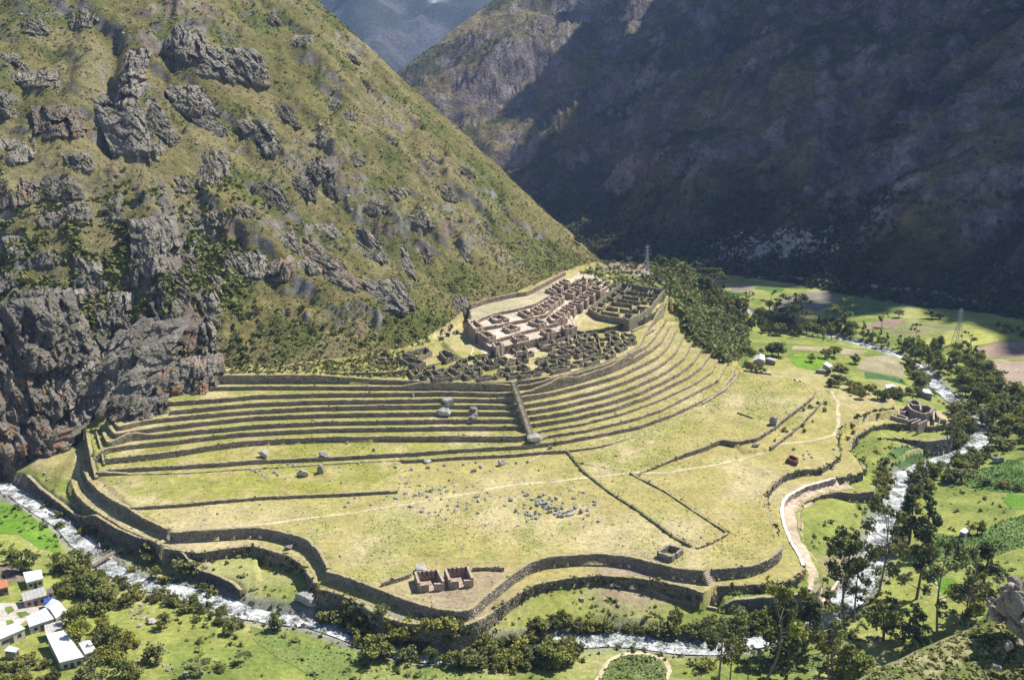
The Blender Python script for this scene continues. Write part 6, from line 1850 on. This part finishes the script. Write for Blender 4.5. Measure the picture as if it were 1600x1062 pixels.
BANDS = [  # outline in the photo, count, kinds, metres, label, group
    ([(160, 885), (300, 908), (370, 945), (380, 985), (240, 945), (150, 905)], 34, ('bush', 'bush', 'round'), (2.4, 4.4), 'grey green bush among the rocks of the western river', 'bushes of the western river'),
    ([(40, 872), (100, 865), (150, 905), (215, 945), (160, 965), (100, 935), (95, 905), (60, 893)], 19, ('round', 'round', 'bush'), (4, 6.8), 'leafy tree in the grove between houses and river', 'grove between houses and river'),
    ([(0, 1040), (50, 1030), (80, 1050), (100, 1068), (0, 1072)], 16, ('bush',), (2, 3.6), 'leafy shrub below the tin roofed houses', 'shrubs below the tin roofs'),
    ([(150, 985), (200, 985), (215, 1062), (140, 1062)], 16, ('round', 'bush'), (3, 6), 'olive shrub right of the tin roofed houses', 'shrubs right of the tin roofs'),
    ([(100, 790), (150, 830), (130, 860), (90, 830), (30, 780)], 10, ('bush',), (2, 3.6), 'bush on the bank of the white western river', 'bushes on the western bank'),
    ([(500, 965), (560, 955), (640, 992), (760, 1008), (900, 1000), (900, 1042), (760, 1048), (640, 1035), (560, 1012)], 84, ('bush', 'round', 'bush'), (2.8, 6.4), 'dense bush in the thicket under the bastion', 'thicket under the bastion'),
    ([(820, 985), (880, 962), (900, 985), (1100, 985), (1250, 962), (1250, 985), (1120, 1006), (940, 992)], 56, ('bush', 'bush', 'round'), (2.6, 5.8), 'dark bush lining the lower river', 'bushes lining the lower river'),
    ([(1080, 1015), (1250, 1000), (1340, 985), (1350, 1060), (1250, 1062), (1100, 1062)], 5, ('round', 'bush'), (2.5, 5), 'leafy tree among the lower right eucalyptus', 'trees among the lower right eucalyptus'),
    ([(1400, 795), (1440, 785), (1455, 860), (1410, 905), (1382, 885)], 3, ('round', 'dark'), (5, 9), 'dark tree shading the right bank of the river', 'dark trees on the right bank'),
    ([(1360, 870), (1420, 885), (1430, 940), (1390, 985), (1350, 965)], 2, ('bush',), (2, 4), 'dark tree between river and green meadow', 'trees between river and meadow'),
    ([(1383, 722), (1398, 735), (1380, 790), (1362, 800), (1368, 750)], 16, ('bush',), (2.4, 5), 'dark bush on the left bank above the walkway', 'bushes above the walkway'),
    ([(1425, 750), (1470, 728), (1530, 705), (1560, 695), (1530, 735), (1465, 765), (1425, 790)], 32, ('round', 'bush'), (3.5, 7), 'leafy tree between the river and the potato field', 'trees by the potato field'),
    ([(1485, 640), (1525, 640), (1530, 668), (1500, 705), (1480, 690)], 26, ('round', 'bush'), (4, 8), 'leafy tree on the point below the round tower', 'trees below the round tower'),
    ([(1495, 590), (1545, 582), (1600, 625), (1610, 700), (1555, 695), (1545, 640), (1505, 620)], 52, ('round', 'round', 'bush'), (5, 9), 'dense dark tree along the eastern river', 'woods along the eastern river'),
    ([(1090, 440), (1130, 458), (1180, 490), (1260, 508), (1330, 512), (1400, 536), (1480, 545), (1540, 568), (1545, 600), (1500, 606), (1450, 575), (1400, 548), (1330, 534), (1250, 532), (1180, 522), (1110, 482)], 150, ('round', 'round', 'dark'), (5, 10), 'dark tree in the long belt beyond the farm', 'tree belt beyond the farm'),
    ([(1412, 566), (1440, 576), (1456, 600), (1440, 612), (1416, 588)], 14, ('round', 'bush'), (4, 7), 'leafy tree beside the far river bend', 'trees at the far river bend'),
    ([(1310, 612), (1340, 606), (1400, 612), (1440, 618), (1400, 628), (1330, 622)], 22, ('round',), (3.5, 6), 'tree in the row behind the eastern pampa', 'tree row behind the eastern pampa'),
    ([(1290, 585), (1320, 595), (1325, 615), (1300, 608)], 9, ('round', 'bush'), (3, 6), 'tree beside the track to the farm', 'trees beside the farm track'),
    ([(1165, 572), (1200, 575), (1205, 585), (1170, 583)], 6, ('bush',), (2, 4), 'bush in front of the gabled farm house', 'bushes by the gabled farm house'),
    ([(1155, 535), (1190, 552), (1180, 562), (1150, 556)], 7, ('bush', 'round'), (2.5, 5), 'bush at the foot of the scrub flank', 'bushes at the flank foot'),
    ([(860, 345), (1000, 340), (1010, 365), (900, 390), (870, 370)], 12, ('dark', 'round'), (9, 14), 'dark tree on the distant valley floor', 'trees of the distant valley floor'),
    ([(1560, 508), (1600, 520), (1600, 530), (1550, 520)], 8, ('bush', 'round'), (3, 5), 'small tree on the far field edge', 'trees on the far field edge'),
    ([(900, 380), (960, 395), (1080, 420), (1100, 440), (1040, 420), (930, 402)], 26, ('round', 'dark'), (6, 10), 'dark tree behind the spur in the shade', 'trees behind the spur'),
    ([(570, 500), (710, 500), (715, 530), (620, 545), (560, 545)], 18, ('bush',), (1.8, 3.6), 'dark bush at the slope foot above the small ruins', 'bushes above the small ruins'),
    ([(350, 480), (560, 470), (580, 530), (360, 555)], 14, ('bush',), (1.6, 3.2), 'green bush on the scrubby slope above the terraces', 'bushes above the terraces'),
    ([(1060, 440), (1120, 490), (1160, 545), (1140, 560), (1085, 510), (1050, 455)], 20, ('bush', 'round'), (2.5, 4.5), 'tall bush on the scrub flank of the spur', 'bushes on the scrub flank'),
    ([(1270, 625), (1290, 620), (1300, 650), (1240, 690), (1200, 700), (1230, 670)], 10, ('bush',), (1.2, 2.2), 'small dark shrub on the eastern field walls', 'shrubs on the field walls'),
    ([(1320, 655), (1370, 640), (1395, 645), (1345, 660), (1325, 690)], 8, ('bush',), (1.2, 2.2), 'small dark shrub above the tower path', 'shrubs above the tower path'),
    ([(180, 940), (420, 990), (380, 1062), (230, 1062)], 9, ('bush',), (1.2, 2.8), 'small bush on the rough pasture', 'bushes on the rough pasture'),
    ([(340, 560), (420, 540), (300, 470), (120, 430), (60, 520), (200, 560)], 18, ('bush',), (1.6, 3.4), 'bush rooted among the western cliff rocks', 'bushes on the western cliff')]
for poly, n, kinds, (h0, h1), lab, grp in BANDS:
    Pp = np.array(poly, float); lo, hi = Pp.min(0), Pp.max(0)
    got = []; tries = 0; here = []
    while len(got) < n and tries < n * 60:
        tries += 1
        u, v = lo + (hi - lo) * RNG.random(2)
        if not inside(Pp, np.array([u]), np.array([v]))[0]:
            continue
        x, y, z, t = hit(u, v)
        hh = RNG.uniform(h0, h1)
        if any(math.hypot(x - a, y - b) < (hh + c_) * .21 for a, b, c_ in got):
            continue
        dd_ = seg_dist([p[:2] for p in RIV], np.array([x]), np.array([y]))[0][0]
        if dd_ < 2.2:
            continue
        got.append((x, y, hh))
        kd = kinds[int(RNG.integers(len(kinds)))]
        hk = (hh - h0) / (h1 - h0)
        word = ('low' if hk < .33 else 'middling' if hk < .66 else 'tall') + {'round': ' leafy tree', 'dark': ' pointed dark tree', 'bush': ' spreading bush'}[kd]
        here.append((u, plant(kd, x, y, z, hh, word + ' in the ' + grp if n > 8 else word + ' of the ' + grp, grp, RNG.uniform(.85, 1.3))))
    number(here)
print('plants', CNT)

# ------------------------------------------------------------------ houses
print('houses')


def house(quad, h, roof, wall, rcol, wcol, label, windows=2, rh=1.1, door=True, name='house', drop=0.0):
    """walls under a roof whose outline is seen at these pixels; roof: gable or lean"""
    q_ = np.mean(quad, axis=0)
    z = hit(q_[0], q_[1] + h * 4.2)[2] - drop
    W_ = [np.array(w) for w in line(quad, z + h)]
    LB, RB, RF, LF = W_
    c = np.mean(W_, axis=0)
    o = np.array([*c, z])
    t = thing(name, tuple(o), label, 'house' if name == 'house' else 'shed')
    L4 = [p - c for p in W_]
    ins = [p * .93 for p in L4]
    LB, RB, RF, LF = ins
    wb = MB()
    ring = [LF, RF, RB, LB]
    for i in range(4):
        a, b = ring[i], ring[(i + 1) % 4]
        ridge_side = roof == 'gable' and i in (1, 3)
        if ridge_side:
            m = (a + b) / 2
            wb.add([(*a, -.8), (*b, -.8), (*b, h), (*m, h + rh), (*a, h)], [(0, 1, 2, 4)], wcol)
            wb.add([(*b, h), (*m, h + rh), (*a, h), (*m, h)], [(2, 3, 0, 1)], wcol)
        else:
            wb.add([(*a, -.8), (*b, -.8), (*b, h), (*a, h)], [(0, 1, 2, 3)], wcol)
    obj('wall', wb.build('wall', M_PAINT), t)
    rb = MB()
    LB, RB, RF, LF = L4
    th = .14

    def slab(a, b, c_, d):
        lo = [np.array(p) for p in (a, b, c_, d)]
        V = [tuple(p) for p in lo] + [tuple(p + (0, 0, th)) for p in lo]
        n = 6
        rb.add(V, BOXQ, np.array(rcol) * RNG.uniform(.92, 1.05))
        # corrugation ribs / sheet joints
        for k in range(1, n):
            f = k / n
            p = lo[0] + (lo[1] - lo[0]) * f + (0, 0, th + .02); q2 = lo[3] + (lo[2] - lo[3]) * f + (0, 0, th + .02)
            rb.bar(p, q2, .035, np.array(rcol) * .8)
    if roof == 'gable':
        mL, mR = (LF + LB) / 2, (RF + RB) / 2
        slab((*LF, h), (*RF, h), (*mR, h + rh), (*mL, h + rh)); slab((*RB, h), (*LB, h), (*mL, h + rh), (*mR, h + rh))
    else:
        slab((*LF, h), (*RF, h), (*RB, h + rh * .4), (*LB, h + rh * .4))
    obj('roof', rb.build('roof', M_PAINT), t)
    LB, RB, RF, LF = ins
    d = RF - LF; L_ = np.linalg.norm(d)
    if L_ > .5:
        d /= L_; nrm_ = np.array([d[1], -d[0]])

        def panel(f, w, z0, z1, nm, cc):
            m = LF + d * L_ * f + nrm_ * .03
            b = MB()
            p = [m - d * w / 2, m + d * w / 2]
            b.add([(*p[0], z0), (*p[1], z0), (*(p[1] + nrm_ * .06), z0), (*(p[0] + nrm_ * .06), z0), (*p[0], z1), (*p[1], z1), (*(p[1] + nrm_ * .06), z1), (*(p[0] + nrm_ * .06), z1)], BOXQ, cc)
            obj(nm, b.build(nm, M_PAINT), t)
        if door: panel(.5, .95, 0, 2.05, 'door', (.10, .07, .05))
        for k in range(windows):
            panel((.22, .8, .36, .66)[k % 4], .9, 1.0, 2.0, 'window', (.05, .055, .06))
    return t


Zs = lambda *p: zq(5.255, 0, 860, *p)
TIN = (.62, .64, .66); WHI = (.56, .54, .50); RUST = (.42, .40, .38)
house(Zs((190, 190), (340, 165), (355, 230), (215, 265)), 2.8, 'lean', 0, TIN, WHI, 'small white walled house with a bright tin roof by the dirt yard')
house(Zs((-60, 262), (60, 250), (68, 298), (-60, 330)), 2.6, 'lean', 0, (.50, .20, .10), (.3, .2, .15), 'orange tiled roof house at the left edge')
house(Zs((175, 360), (365, 305), (385, 368), (190, 420)), 2.8, 'lean', 0, RUST, (.5, .36, .28), 'long house with a streaked grey roof')
house(Zs((365, 458), (430, 392), (545, 490), (460, 558)), 3.0, 'gable', 0, (.66, .72, .80), (.4, .38, .36), 'gabled house with a bluish white roof', 1)
house(Zs((215, 560), (375, 478), (445, 560), (240, 628)), 2.8, 'lean', 0, TIN, WHI, 'long white roofed house joined to the gabled house')
house(Zs((-40, 660), (140, 600), (210, 640), (-30, 742)), 2.8, 'lean', 0, (.66, .66, .66), (.55, .5, .45), 'long weathered white roof house at the left edge', 3)
house(Zs((365, 625), (500, 585), (540, 640), (375, 690)), 2.8, 'lean', 0, (.5, .47, .43), WHI, 'small white roofed house above the large tin roof', 1)
house(Zs((378, 692), (530, 660), (690, 872), (490, 920)), 3.2, 'lean', 0, (.72, .75, .80), WHI, 'large house with the broadest tin roof', 2, .6)
house(Zs((640, 762), (740, 745), (795, 820), (700, 852)), 2.6, 'lean', 0, TIN, (.42, .36, .3), 'small tin roofed hut right of the large tin roof', 0)
house(Zs((35, 835), (75, 792), (158, 802), (128, 836)), 2.4, 'lean', 0, (.62, .68, .76), (.3, .24, .18), 'tiny dark shed with a pale roof below the houses', 0, name='shed')
house(Zs((358, 402), (430, 380), (438, 402), (366, 440)), 2.4, 'lean', 0, (.04, .10, .42), (.2, .2, .25), 'blue tarpaulin shelter beside the gabled house', 0, .3, False, name='shelter')
house(Zs((382, 322), (430, 310), (442, 345), (386, 352)), 2.4, 'lean', 0, (.2, .19, .18), WHI, 'small dark roofed outbuilding behind the blue shelter', 0, .3, name='shed')
Ze = lambda *p: zq(5.9, 1100, 420, *p)
house(Ze((455, 845), (480, 798), (562, 800), (560, 848)), 3.2, 'gable', 0, TIN, (.36, .33, .28), 'gabled farm house with a white roof under the scrub flank', 1, 1.2)
house(Ze((562, 832), (600, 822), (662, 832), (660, 852)), 2.4, 'lean', 0, (.5, .48, .45), (.3, .25, .2), 'low annex beside the gabled farm house', 1)
house(Ze((1095, 882), (1130, 862), (1190, 895), (1160, 912)), 3.6, 'lean', 0, TIN, (.40, .36, .31), 'small tall farm house with a white roof on the green meadow', 1)
house(Ze((1025, 932), (1060, 922), (1178, 930), (1166, 946)), 1.8, 'lean', 0, (.42, .40, .37), (.25, .22, .18), 'long low shed in front of the small farm house', 0, .2, name='shed')
house(Zf((195, 247), (270, 238), (295, 262), (205, 276)), 2.6, 'lean', 0, TIN, (.5, .47, .42), 'white roofed hut behind the tree row', 0, .4)
house(Zf((490, 312), (540, 285), (602, 285), (632, 328)), 3.0, 'lean', 0, TIN, (.24, .22, .2), 'white roofed house beside the far river bend', 2)
house(zq(2.9325, 1200, 700, (878, 382), (895, 365), (928, 375), (905, 392)), 1.9, 'lean', 0, (.74, .73, .72), (.4, .39, .38), 'small white concrete block in the eastern crops', 0, .05, False, name='shed')

# ------------------------------------------------------------------ footbridge
xa, ya = at(150, 880, -9.6); xb, yb = at(172, 866, -9.0)
t = thing('footbridge', (xa, ya, -9.6), 'narrow wooden footbridge over the white western river', 'bridge')
D_ = np.array([xb - xa, yb - ya, .6]); L_ = np.linalg.norm(D_); D_ /= L_; S_ = np.array([-D_[1], D_[0], 0])
xs_ = np.arange(-1.5, L_ + 1.5, .34)
pme = None
for k in xs_:
    if pme is None:
        b = MB(); b.box((-.15, -.9, -.05), (.15, .9, .05), (.5, .44, .34)); pme = b.build('plank', M_WOOD)
    p = obj('plank', pme, t, tuple(D_ * k + (0, 0, .12 + RNG.random() * .02)), math.atan2(D_[1], D_[0]) + RNG.normal() * .02)
for sg in (-1, 1):
    b = MB(); b.bar(D_ * -1.6 + S_ * sg * .7 - (0, 0, .1), D_ * (L_ + 1.6) + S_ * sg * .7 - (0, 0, .1), .14, (.4, .34, .26)); obj('beam', b.build('beam', M_WOOD), t)
    b = MB(); b.bar(D_ * -1.4 + S_ * sg * .85 + (0, 0, 1.05), D_ * (L_ + 1.4) + S_ * sg * .85 + (0, 0, 1.05), .06, (.6, .56, .48))
    for k in np.linspace(-1.2, L_ + 1.2, 6):
        b.bar(D_ * k + S_ * sg * .85 + (0, 0, .1), D_ * k + S_ * sg * .85 + (0, 0, 1.1), .06, (.6, .56, .48))
    obj('railing', b.build('railing', M_WOOD), t)


# ------------------------------------------------------------------ pylons
def pylon(u, v, hpx, label):
    x, y, z, d_ = hit(u, v)
    H_ = hpx * d_ / FOC
    t = thing('pylon', (x, y, z), label, 'pylon')
    w0, w1 = H_ * .10, H_ * .022
    lv = np.array([0, .16, .31, .45, .58, .70, .80, .90, 1.0]); lv = lv * H_ * .94
    r = .11
    wd = lambda zz: w0 + (w1 - w0) * min(1, zz / (H_ * .7))
    cs = [(-1, -1), (1, -1), (1, 1), (-1, 1)]
    for cx, cy in cs:
        b = MB()
        for a, c_ in zip(lv[:-1], lv[1:]):
            b.bar((cx * wd(a), cy * wd(a), a), (cx * wd(c_), cy * wd(c_), c_), r, (.42, .44, .46))
        obj('leg', b.build('leg', M_STEEL), t)
    b = MB()
    for a, c_ in zip(lv[:-1], lv[1:]):
        for i in range(4):
            p, q2 = cs[i], cs[(i + 1) % 4]
            b.bar((p[0] * wd(a), p[1] * wd(a), a), (q2[0] * wd(c_), q2[1] * wd(c_), c_), r * .5, (.42, .44, .46))
            b.bar((q2[0] * wd(a), q2[1] * wd(a), a), (p[0] * wd(c_), p[1] * wd(c_), c_), r * .5, (.42, .44, .46))
    obj('lattice', b.build('lattice', M_STEEL), t)
    for f, L2 in ((.68, .16), (.80, .13), (.92, .10)):
        b = MB()
        for sg in (-1, 1):
            b.bar((0, 0, H_ * f), (sg * H_ * L2, 0, H_ * (f + .015)), r * .8, (.42, .44, .46)); b.bar((0, 0, H_ * (f + .05)), (sg * H_ * L2, 0, H_ * (f + .015)), r * .6, (.42, .44, .46))
            b.bar((sg * H_ * L2, 0, H_ * (f + .015)), (sg * H_ * L2, 0, H_ * (f - .035)), r * .7, (.35, .3, .28))
        obj('crossarm', b.build('crossarm', M_STEEL), t)
    b = MB(); b.bar((0, 0, H_ * .93), (0, 0, H_), r, (.42, .44, .46)); obj('mast_tip', b.build('mast_tip', M_STEEL), t)
    t.rotation_euler[2] = .5


pylon(1010, 433, 52, 'steel lattice pylon on the spur behind the ruins')
pylon(1495, 537, 58, 'steel lattice pylon in the yellow meadow across the river')

# ------------------------------------------------------------------ haze: one closed box of thin air
hm = bpy.data.materials.new('haze'); hm.use_nodes = True
for n in list(hm.node_tree.nodes):
    if n.type == 'BSDF_PRINCIPLED':
        hm.node_tree.nodes.remove(n)
pv = hm.node_tree.nodes.new('ShaderNodeVolumePrincipled')
pv.inputs['Color'].default_value = (.40, .56, 1.0, 1)
pv.inputs['Density'].default_value = HAZE
pv.inputs['Anisotropy'].default_value = 0.0
hm.node_tree.links.new(pv.outputs[0], hm.node_tree.nodes['Material Output'].inputs['Volume'])
hb = MB(); hb.box((-2900, -40, -420), (1900, 6900, 860), (1, 1, 1))
hz = obj('haze', hb.build('haze', hm)); tag(hz, 'thin blue mountain air between the slopes', 'haze', None, 'stuff')
